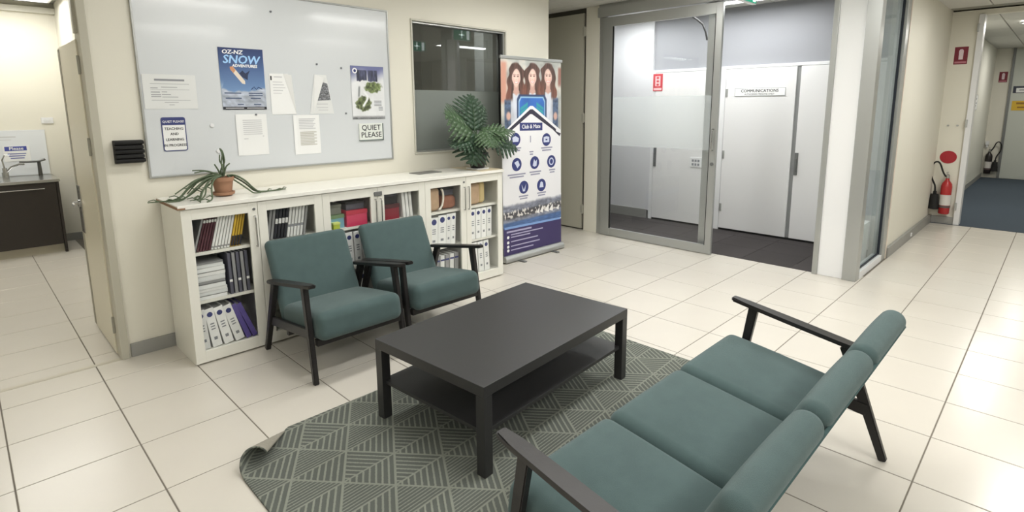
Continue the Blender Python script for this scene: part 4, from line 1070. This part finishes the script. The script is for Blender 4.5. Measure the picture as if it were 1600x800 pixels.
    c = ovl(c, sst(.006, -.003, bx2), (148, 188, 218))
    bx3 = np.maximum(np.abs(u - .432) - .186 + .03 * sst(1.63, 1.69, v), v - 1.678)
    c = ovl(c, sst(.006, -.003, bx3), np.array((54, 102, 178.)) * (.85 + .3 * fbm(u * 8, v * 8, 60))[..., None])
    q = np.abs(u - .432); tl = (v - 1.635) + (q - .06) * -.0 + (.18 - q) * -.55 + .05
    c = ovl(c, sst(.062, .07, q) * sst(.182, .17, q) * sst(.0, -.01, tl) * (.45 + .55 * sst(.3, .5, np.abs(((v + q * .5) * 26) % 1 - .5) * 2)), (58, 156, 164))
    return c
ink_print('photo_of_students', pan, -.012, .886, 1.30, 2.055, Y0 - .0002, 190, 160, students)
pr('roof_white', MATS['banner_white'], [[(-.005, 1.30), (.03, 1.352), (.402, 1.60), (.44, 1.60), (.886, 1.34), (.889, 1.25), (.0, 1.2)]], 11)
pr('roof_dark', M('print_roof', S(52, 50, 66), .5), [[(.08, 1.365), (.402, 1.565), (.44, 1.565), (.81, 1.352), (.81, 1.32), (.43, 1.515), (.40, 1.515), (.1, 1.34)], [(.76, 1.345), (.89, 1.30), (.87, 1.27)]], 12)
pr('headline_box', navy, [[(.246, 1.35), (.59, 1.345), (.59, 1.425), (.246, 1.432)]], 12)
text('headline', 'Club & Mate', .058, white_ink, pan, (.418, Y0 - .0014, 1.388), bold=.02, sx=.95)
icons = ((.185, 1.264), (.655, 1.243), (.201, 1.009), (.470, 1.009), (.737, 1.003), (.304, .764), (.577, .759))
pr('icon_disc', navy, [ell(u, v, .070, .068, 24) for u, v in icons], 12)
pr('icon_symbol', M('print_icon_pale', S(206, 212, 232), .5), [
    [(.145, 1.24), (.225, 1.24), (.235, 1.275), (.185, 1.3), (.14, 1.285)], [(.61, 1.215), (.70, 1.215), (.70, 1.27), (.655, 1.28), (.61, 1.27)],
    [(.165, 1.03), (.22, 1.05), (.245, 1.0), (.21, .97), (.19, 1.0)], [(.44, .98), (.46, 1.05), (.48, 1.02), (.505, 1.04), (.5, .975), (.465, .965)],
    ell(.737, 1.003, .04, .042, 12), [(.27, .8), (.304, .735), (.34, .8), (.32, .72), (.29, .72)], [(.545, .735), (.56, .79), (.577, .8), (.6, .785), (.61, .735)]], 13)
pr('icon_core', navy, [ell(.737, 1.003, .026, .028, 12), [(.64, 1.235), (.67, 1.235), (.67, 1.25), (.64, 1.25)]], 14)
cap = []
for u, v, a in ((.185, 1.17, .08), (.42, 1.12, .03), (.66, 1.15, .09), (.2, .9, .13), (.48, .905, .09), (.75, .905, .05), (.3, .665, .07), (.58, .67, .07)):
    cap += [[(u - a, v), (u + a, v), (u + a, v + .014), (u - a, v + .014)], [(u - a * .8, v - .026), (u + a * .8, v - .026), (u + a * .8, v - .012), (u - a * .8, v - .012)]]
cap.append([(.398, 1.225), (.412, 1.225), (.412, 1.295), (.398, 1.295)])
pr('caption_lines', M('print_caption', S(150, 150, 172), .5), cap, 12)
def harbour(u, v):
    top = .575 + .03 * fbm(u * 14, u * 0, 4) + .02 * u
    c = np.zeros(u.shape + (3,)) + np.array((232, 232, 235.))
    m = sst(.02, -.02, v - top)
    land = np.array((128, 132, 146.)) * (.7 + .6 * fbm(u * 26, v * 40, 5))[..., None]
    c = ovl(c, m, land)
    c = ovl(c, sst(.05, .02, np.abs(v - (.485 + .03 * u))) * .85, np.array((70, 68, 70.)) * (.6 + .9 * fbm(u * 60, v * 60, 6))[..., None])
    c = ovl(c, sst(.66, .72, vnoise(u * 60, v * 50, 8)) * sst(.05, .03, np.abs(v - (.495 + .02 * u))), (214, 210, 206))
    for a0, w, h0 in ((.50, .05, .06), (.555, .05, .08), (.63, .07, .085), (.70, .07, .075), (.82, .05, .05)):
        x = (u - a0) / w
        c = ovl(c, sst(.0, .08, x) * sst(1.0, .9, x) * sst(.004, -.004, v - (.465 + h0 * np.clip(x, 0, 1) ** .8)) * sst(.458, .464, v + .02 * (x - .5)), (238, 236, 234))
    c = ovl(c, sst(.43, .40, v - .02 * u), np.array((80, 108, 156.)) * (.8 + .4 * fbm(u * 20, v * 90, 9))[..., None])
    return c
ink_print('harbour_photo', pan, .004, .905, .36, .64, Y0 - .00125, 150, 60, harbour)
pr('footer_panel', purple, [[(.007, .072), (.912, .072), (.909, .345), (.004, .362)]], 15)
pr('footer_stripe', M('print_stripe', S(130, 164, 214), .5), [[(.02, .352), (.89, .34), (.89, .362), (.02, .376)]], 16)
pr('footer_bullets', white_ink, [ell(.07, v, .018, .016, 12) for v in (.265, .21, .165, .125)], 16)
pr('footer_lines', M('print_foot', S(176, 172, 200), .5), [[(.05, .312), (.42, .308), (.42, .326), (.05, .33)]] + [[(.11, v), (b, v - .004), (b, v + .008), (.11, v + .012)] for v, b in ((.282, .6), (.255, .4), (.208, .52), (.16, .55), (.118, .45))], 16)

# ------------------------------------------------------------------ fire extinguishers, signs
def fire_sign(x, y, z, label, w=.14, hh=.22):
    t = sign_x('extinguisher_sign', label, 'sign', x, y, z)
    MB().box(-w / 2, w / 2, -.004, 0, -hh / 2, hh / 2, .001).done('plate', red_dk, t)
    MB().poly([(-.022, -.05), (.022, -.05), (.024, .06), (.012, .08), (-.012, .08), (-.024, .06)], -.0045).done('symbol', M('sym_pink', S(226, 206, 212), .5) if 'sym_pink' not in MATS else MATS['sym_pink'], t)
    MB().poly([(-.06, -.098), (.06, -.098), (.06, -.075), (-.06, -.075)], -.0045).done('caption', M('cap_pink', S(190, 120, 132), .5) if 'cap_pink' not in MATS else MATS['cap_pink'], t)
fire_sign(9.3, 1.085, 2.22, 'dark red extinguisher sign high on the near cream wall')
fire_sign(15.9, 1.09, 2.17, 'dark red extinguisher sign on the far corridor end wall')
t = sign_x('extinguisher_disc', 'round red location disc above the red extinguisher', 'sign', 9.3, 1.085, .9)
MB().prism(ell(0, 0, .092, .085, 28), 'y', -.004, 0).done('plate', red_m, t)
def extinguisher(x, y, z, label, bodym, rz, hose_side):
    t = thing('fire_extinguisher', label, 'extinguisher', (x, y, z), rz)
    MB().lathe([(0, 0), (.055, 0), (.062, .012), (.062, .37), (.055, .41), (.03, .445), (.022, .46), (.022, .48), (0, .48)], 24).done('cylinder', bodym, t, smooth=True)
    MB().lathe([(.0625, .12), (.0632, .12), (.0632, .26), (.0625, .26)], 24).done('label_band', M('ext_label', S(214, 210, 206), .5), t)
    MB().lathe([(.0634, .085), (.0638, .085), (.0638, .115), (.0634, .115)], 24).done('lower_band', M('ext_label2', S(96, 80, 80), .5), t)
    MB().cyl((0, 0, .5), .02, .05).box(-.01, .01, -.1, .02, .525, .54, .003).box(-.008, .008, -.11, .0, .555, .567, .003).done('valve', steel_m, t)
    k = hose_side
    pts = [(k * .02, 0, .5), (k * .06, -.01, .56), (k * .09, -.02, .68), (k * .14, -.02, .71), (k * .19, -.02, .64), (k * .19, -.03, .53), (k * .15, -.03, .43), (k * .12, -.03, .38), (k * .115, -.03, .3)]
    sm = [Vector(p) for p in pts]
    q = []
    for i in range(len(sm) - 1):
        for s in range(3): q.append(sm[i].lerp(sm[i + 1], s / 3))
    q.append(sm[-1])
    for _ in range(3): q = [q[0]] + [(q[i - 1] + q[i] * 2 + q[i + 1]) / 4 for i in range(1, len(q) - 1)] + [q[-1]]
    MB().tube(q, .011, 8).done('hose', rubber, t, smooth=True)
    MB().cyl((k * .115, -.03, .16), .062, .2, seg=18, r2=.045).cyl((k * .115, -.03, .27), .02, .06, seg=12).done('horn', rubber, t, smooth=True)
    MB().box(-.02, .02, .05, .07, .3, .36).done('bracket', alu_m, t)
    return t
ext_red = M('extinguisher_red', S(176, 36, 40), .25, coat=.3)
extinguisher(9.225, 1.055, .145, 'red fire extinguisher with black horn hung on the cream wall', ext_red, -PI / 2, -1)
extinguisher(15.82, 1.14, .1, 'black fire extinguisher in the far corner of the carpeted corridor', M('extinguisher_black', S(40, 34, 34), .35), -PI / 2, 1)
o = MB().box(15.83, 15.9, 1.17, 1.23, .72, .80, .004).cyl((15.86, 1.2, .69), .02, .05).done('wall_bracket', white_p); tag(o, 'small white wall bracket above the black extinguisher', 'bracket')
t = thing('framed_notice', 'small pale notice on the wall inside the carpeted corridor', 'sign', (13.1, 1.25, 1.63))
MB().box(-.35, .35, -.01, 0, -.13, .13, .002).done('sheet', paper_m, t)
MB().box(-.36, .36, -.012, -.002, .13, .14).box(-.36, .36, -.012, -.002, -.14, -.13).box(-.36, -.35, -.012, -.002, -.13, .13).box(.35, .36, -.012, -.002, -.13, .13).done('frame', alu_m, t)
lines(t, [(-.25, .2, .05, .03), (-.25, .25, -.02, .02), (-.2, .2, -.07, .02)], ink_g, -.0105)
t = sign_x('black_door_sign', 'black and white name plate on the far corridor door', 'sign', 15.86, .70, 1.9)
MB().box(-.2, .2, -.008, 0, -.07, .07, .002).done('plate', M('plate_slate', S(44, 48, 66), .5), t)
MB().poly([(-.15, -.06), (.19, -.06), (.19, .03), (-.15, .03)], -.0085).done('panel', paper_m, t)
lines(t, [(-.1, .15, -.02, .02)], ink_g, -.009)
t = sign_x('yellow_sign', 'yellow warning notice on the far corridor door', 'sign', 15.86, .70, 1.565)
MB().box(-.19, .19, -.006, 0, -.1, .1, .002).done('plate', M('sign_yellow', S(214, 176, 48), .5), t)
lines(t, [(-.12, .15, .03, .04), (-.1, .12, -.05, .03)], M('ink_brown', S(150, 110, 40), .6), -.0065)
for y_, lab in ((1.13, 'left screw stub on the cream wall between sign and red disc'), (1.03, 'right screw stub on the cream wall between sign and red disc')):
    o = MB().cyl((0, 0, 0), .012, .02, 'x', 12).cyl((-.012, 0, 0), .008, .008, 'x', 12).done('screw_stub', alu_m, None, True, (9.29, y_, 1.32)); tag(o, lab, 'screw')

# exit signs hanging from the ceiling (seen mirrored in the dark window)
exitg = M('exit_green', S(40, 150, 120), .4, emit=.8); exitw = M('exit_white', (.9, 1, .96), .4, emit=2.2)
def exit_sign(x, y, z, label):
    t = thing('exit_sign', label, 'sign', (x, y, z))
    MB().box(-.16, .16, -.02, .02, 0, .16, .004).done('case', white_p, t)
    MB().cyl((-.1, 0, .2), .006, .1).cyl((.1, 0, .2), .006, .1).done('rods', alu_m, t)
    for s in (-1, 1):
        f_ = MB().box(-.152, .152, s * .021 - .001, s * .021 + .001, .008, .152).done('face', exitg, t)
        m = MB()
        m.box(-.02, .0, s * .0225 - .0005, s * .0225 + .0005, .03, .12).box(-.06, .04, s * .0225 - .0005, s * .0225 + .0005, .07, .09).box(.08, .13, s * .0225 - .0005, s * .0225 + .0005, .02, .14).cyl((-.01, s * .0225, .13), .012, .001, 'y', 12)
        m.done('running_man', exitw, f_)
exit_sign(5.2, 2.2, 2.512, 'green exit sign hanging before the sliding glass door')
exit_sign(5.3, .98, 2.46, 'green exit sign hanging at the corridor mouth')

# ------------------------------------------------------------------ rug
def rug_mat():
    m = bpy.data.materials.new('rug_pile'); m.use_nodes = True; nt = m.node_tree; L = nt.links
    p = nt.nodes['Principled BSDF']; p.inputs['Roughness'].default_value = 1.0; p.inputs['Specular IOR Level'].default_value = .1
    uv = nt.nodes.new('ShaderNodeUVMap'); uv.uv_map = 'flat'
    sp = nt.nodes.new('ShaderNodeSeparateXYZ'); L.new(uv.outputs[0], sp.inputs[0])
    def math_(op, a, b=None, c=None):
        n = nt.nodes.new('ShaderNodeMath'); n.operation = op
        for i, q in enumerate((a, b, c)):
            if q is None: continue
            if isinstance(q, (int, float)): n.inputs[i].default_value = q
            else: L.new(q, n.inputs[i])
        return n.outputs[0]
    # lattice u=(.148,-.1755) v=(.118,.193), origin (.99,2.037)
    ux, uy, vx, vy = .148, -.1755, .118, .193; D = ux * vy - uy * vx
    X = math_('SUBTRACT', sp.outputs[0], .99); Yv = math_('SUBTRACT', sp.outputs[1], 2.037)
    a = math_('MULTIPLY_ADD', X, vy / D, math_('MULTIPLY', Yv, -vx / D))
    b = math_('MULTIPLY_ADD', X, -uy / D, math_('MULTIPLY', Yv, ux / D))
    fa, fb = math_('FRACT', a), math_('FRACT', b)
    lower = math_('GREATER_THAN', fa, fb)
    cmb = nt.nodes.new('ShaderNodeCombineXYZ'); L.new(math_('FLOOR', a), cmb.inputs[0]); L.new(math_('FLOOR', b), cmb.inputs[1])
    wn = nt.nodes.new('ShaderNodeTexWhiteNoise'); L.new(cmb.outputs[0], wn.inputs['Vector'])
    pick = math_('GREATER_THAN', wn.outputs['Value'], .5)
    N = 8.0
    sv = math_('FRACT', math_('MULTIPLY', fa, N)); su = math_('FRACT', math_('MULTIPLY', fb, N)); sdg = math_('FRACT', math_('MULTIPLY', math_('SUBTRACT', fb, fa), 11.0))
    up = math_('ADD', math_('MULTIPLY', su, pick), math_('MULTIPLY', sdg, math_('SUBTRACT', 1, pick)))
    sfin = math_('ADD', math_('MULTIPLY', sv, lower), math_('MULTIPLY', up, math_('SUBTRACT', 1, lower)))
    ns = nt.nodes.new('ShaderNodeTexNoise'); ns.inputs['Scale'].default_value = 160; L.new(uv.outputs[0], ns.inputs[0])
    sj = math_('ADD', sfin, math_('MULTIPLY', math_('SUBTRACT', ns.outputs[0], .5), .3))
    # light yarn lines ~35% of the pitch
    tri = math_('ABSOLUTE', math_('SUBTRACT', sj, .5))
    mr = nt.nodes.new('ShaderNodeMapRange'); mr.interpolation_type = 'SMOOTHSTEP'; mr.inputs[1].default_value = .27; mr.inputs[2].default_value = .40; L.new(tri, mr.inputs[0])
    # cell edge lines are light too
    mn = nt.nodes.new('ShaderNodeMapRange'); mn.interpolation_type = 'SMOOTHSTEP'; mn.inputs[1].default_value = .035; mn.inputs[2].default_value = .015
    e1 = math_('MINIMUM', fa, math_('SUBTRACT', 1, fa)); e2 = math_('MINIMUM', fb, math_('SUBTRACT', 1, fb)); ed = math_('MINIMUM', math_('MINIMUM', e1, e2), math_('ABSOLUTE', math_('SUBTRACT', fa, fb)))
    L.new(ed, mn.inputs[0])
    fac = math_('MAXIMUM', mr.outputs[0], mn.outputs[0])
    mix = nt.nodes.new('ShaderNodeMix'); mix.data_type = 'RGBA'
    mix.inputs[6].default_value = (*S(96, 100, 95), 1); mix.inputs[7].default_value = (*S(136, 140, 130), 1)
    L.new(fac, mix.inputs[0])
    n2 = nt.nodes.new('ShaderNodeTexNoise'); n2.inputs['Scale'].default_value = 500; L.new(uv.outputs[0], n2.inputs[0])
    mr2 = nt.nodes.new('ShaderNodeMapRange'); mr2.inputs[3].default_value = .72; mr2.inputs[4].default_value = 1.28; L.new(n2.outputs[0], mr2.inputs[0])
    vm = nt.nodes.new('ShaderNodeVectorMath'); vm.operation = 'SCALE'; L.new(mix.outputs[2], vm.inputs[0]); L.new(mr2.outputs[0], vm.inputs['Scale'])
    L.new(vm.outputs[0], p.inputs['Base Color'])
    bp = nt.nodes.new('ShaderNodeBump'); bp.inputs['Strength'].default_value = .6; bp.inputs['Distance'].default_value = .004
    L.new(math_('ADD', fac, math_('MULTIPLY', n2.outputs[0], .6)), bp.inputs['Height']); L.new(bp.outputs[0], p.inputs['Normal'])
    return m
rx0, rx1, ry0, ry1 = .70, 3.085, 1.175, 2.625
apex = Vector((1.0, 2.625)); fd = (Vector((.70, 2.345)) - apex).normalized(); fn = Vector((fd.y, -fd.x))
if fn.dot(Vector((rx0, ry1)) - apex) < 0: fn = -fn
KAP = .175
def curl(x, y, off):
    """the far left corner rolls up as a cone whose tip is the apex on the far edge"""
    p = Vector((x, y)) - apex; u, d = fd.dot(p), fn.dot(p)
    if d <= 0: return Vector((x, y, off))
    rho = p.length; phi = math.atan2(d, u); r = max(KAP * rho, off + .001); a = phi / KAP
    rad = r - off
    q = apex + fd * rho + fn * (rad * math.sin(a))
    return Vector((q.x, q.y, r - rad * math.cos(a)))
b = bmesh.new(); uvl = b.loops.layers.uv.new('flat')
NX, NY = 120, 72; TH = .009
top, bot = {}, {}
for i in range(NX + 1):
    for j in range(NY + 1):
        # denser sampling near the curled corner
        x = rx0 + (rx1 - rx0) * (i / NX) ** 1.35; y = ry1 - (ry1 - ry0) * (j / NY) ** 1.25
        top[i, j] = (b.verts.new(curl(x, y, TH)), x, y); bot[i, j] = (b.verts.new(curl(x, y, .0005)), x, y)
def face(vs):
    f = b.faces.new([v[0] for v in vs]); f.smooth = True
    for lp, v in zip(f.loops, vs): lp[uvl].uv = (v[1], v[2])
    return f
for i in range(NX):
    for j in range(NY):
        face((top[i, j + 1], top[i + 1, j + 1], top[i + 1, j], top[i, j])).material_index = 0
        face((bot[i, j], bot[i + 1, j], bot[i + 1, j + 1], bot[i, j + 1])).material_index = 1
for i in range(NX):
    face((top[i, 0], top[i + 1, 0], bot[i + 1, 0], bot[i, 0])); face((top[i + 1, NY], top[i, NY], bot[i, NY], bot[i + 1, NY]))
for j in range(NY):
    face((top[0, j + 1], top[0, j], bot[0, j], bot[0, j + 1])); face((top[NX, j], top[NX, j + 1], bot[NX, j + 1], bot[NX, j]))
me = bpy.data.meshes.new('rug'); b.to_mesh(me); b.free()
me.materials.append(rug_mat()); me.materials.append(M('rug_backing', S(150, 146, 134), .95, noise=.15, nscale=60, bump=.3, bscale=400))
rug = bpy.data.objects.new('rug', me); col.objects.link(rug)
tag(rug, 'grey green rug of striped triangles with one corner curled up', 'rug')

# ------------------------------------------------------------------ coffee table
t = thing('coffee_table', 'black rectangular coffee table with a lower shelf on the rug', 'table', (1.996, 2.040, TH), R(3.9))
HL, HW = .597, .385
MB().box(-HL, HL, -HW, HW, .375, .425, .002).done('tabletop', table_m, t)
for sx in (-1, 1):
    for sy in (-1, 1):
        MB().box(sx * HL - (.05 if sx > 0 else 0), sx * HL + (0 if sx > 0 else .05), sy * HW - (.05 if sy > 0 else 0), sy * HW + (0 if sy > 0 else .05), 0, .375, .002).done('leg', table_m, t)
MB().box(-HL + .02, HL - .02, -HW + .02, HW - .02, .188, .206, .001).done('lower_shelf', table_m, t)

# ------------------------------------------------------------------ armchairs and sofa
def seat_group(name, label, cat, half, nseg, loc, rz, group=None, bt=.036):
    """half = half width to the arm centre line; bt = half thickness of the back; front faces local -y"""
    t = thing(name, label, cat, loc, rz, group)
    for s in (-1, 1):
        x = s * half
        MB().beam((x + s * .008, -.352, 0), (x, -.262, .572), .030, .030, .032, .046, .004).done('leg', wood_m, t, smooth=True)
        MB().beam((x + s * .008, .352, 0), (x, .165, .497), .030, .032, .032, .052, .004).done('leg', wood_m, t, smooth=True)
        ar = bmesh.new()
        # armrest: outline in plan, sloping down to the back
        out = [(-.375, .014), (-.368, .022), (-.34, .026), (-.1, .031), (.14, .031), (.235, .024), (.25, .012)]
        ring = [(y, w) for y, w in out] + [(y, -w) for y, w in out[::-1]]
        lo = [ar.verts.new((x + w, y, .607 - (y + .375) * .165 - .024 + (.004 if abs(w) > .02 else 0))) for y, w in ring]
        hi = [ar.verts.new((x + w, y, .607 - (y + .375) * .165)) for y, w in ring]
        ar.faces.new(lo); ar.faces.new(hi); n = len(ring)
        for i in range(n): ar.faces.new((lo[i], lo[(i + 1) % n], hi[(i + 1) % n], hi[i]))
        bmesh.ops.recalc_face_normals(ar, faces=ar.faces)
        bmesh.ops.bevel(ar, geom=[e for e in ar.edges if abs(e.verts[0].co.z - e.verts[1].co.z) < .01], offset=.005, segments=2, affect='EDGES')
        m = MB(); m._merge(ar); m.done('armrest', wood_m, t, smooth=True)
        MB().beam((x - s * .004, -.30, .292), (x - s * .004, .272, .223), .024, .058, None, None, .003).done('side_rail', wood_m, t, smooth=True)
    inner = half - .020
    MB().box(-inner, inner, -.345, -.31, .222, .262, .003).done('front_rail', wood_m, t)
    MB().box(-inner, inner, .06, .09, .17, .205, .003).done('back_rail', wood_m, t)
    w = inner * 2 / nseg
    for k in range(nseg):
        cx = -inner + w * (k + .5)
        MB().rbox(w / 2 - .0008, .27, .084, .048, Matrix.Translation((cx, -.120, .304)) @ Matrix.Rotation(R(-8), 4, 'X'), puff=.016, puffside=1).done('seat_cushion', teal, t, smooth='all')
        off = bt - .034
        MB().rbox(w / 2 - .0008, .275, bt, min(.046, bt * .97), Matrix.Translation((cx, .224 + off * .914 + .012, .455 - off * .407 + .027)) @ Matrix.Rotation(R(-24), 4, 'X') @ Matrix.Rotation(R(90), 4, 'X'), puff=.014, puffside=1).done('back_cushion', teal, t, smooth='all')
    off = bt * 2 - .036
    MB().rbox(inner - .03, .235, .006, .005, Matrix.Translation((0, .224 + off * .914 + .012, .455 - off * .407 + .027)) @ Matrix.Rotation(R(-24), 4, 'X') @ Matrix.Rotation(R(90), 4, 'X')).done('back_panel', teal_dk, t, smooth='all')
    return t
c1 = seat_group('armchair', 'teal armchair with black wooden arms on the left, before the leftmost cabinet', 'armchair', .301, 1, (1.614, 3.298, 0), R(0), 'pair of teal armchairs')
c2 = copy_tree(c1)
c2.location = (2.288, 3.302, 0); c2.rotation_euler = (0, 0, R(-1))
c2['label'] = 'teal armchair with black wooden arms on the right, nearer the banner'
seat_group('sofa', 'teal three seat sofa with black wooden arms, its back to the viewer', 'sofa', .845, 3, (1.925, .775, 0), R(180), bt=.047)

# ------------------------------------------------------------------ look-alikes in a row: say which one
ORD = ['leftmost', 'second from left', 'third from left', 'fourth from left', 'fifth from left', 'sixth from left', 'seventh from left']
rows = {}
for o in scn.objects:
    if o.parent is None and 'label' in o and 'group' in o: rows.setdefault((o['group'], o['label']), []).append(o)
for (g, lab), objs in rows.items():
    if len(objs) < 2: continue
    objs.sort(key=lambda o: o.location.x)
    for n, o in enumerate(objs):
        o['label'] = '%s, %s' % (lab, 'rightmost' if n == len(objs) - 1 else ORD[n])
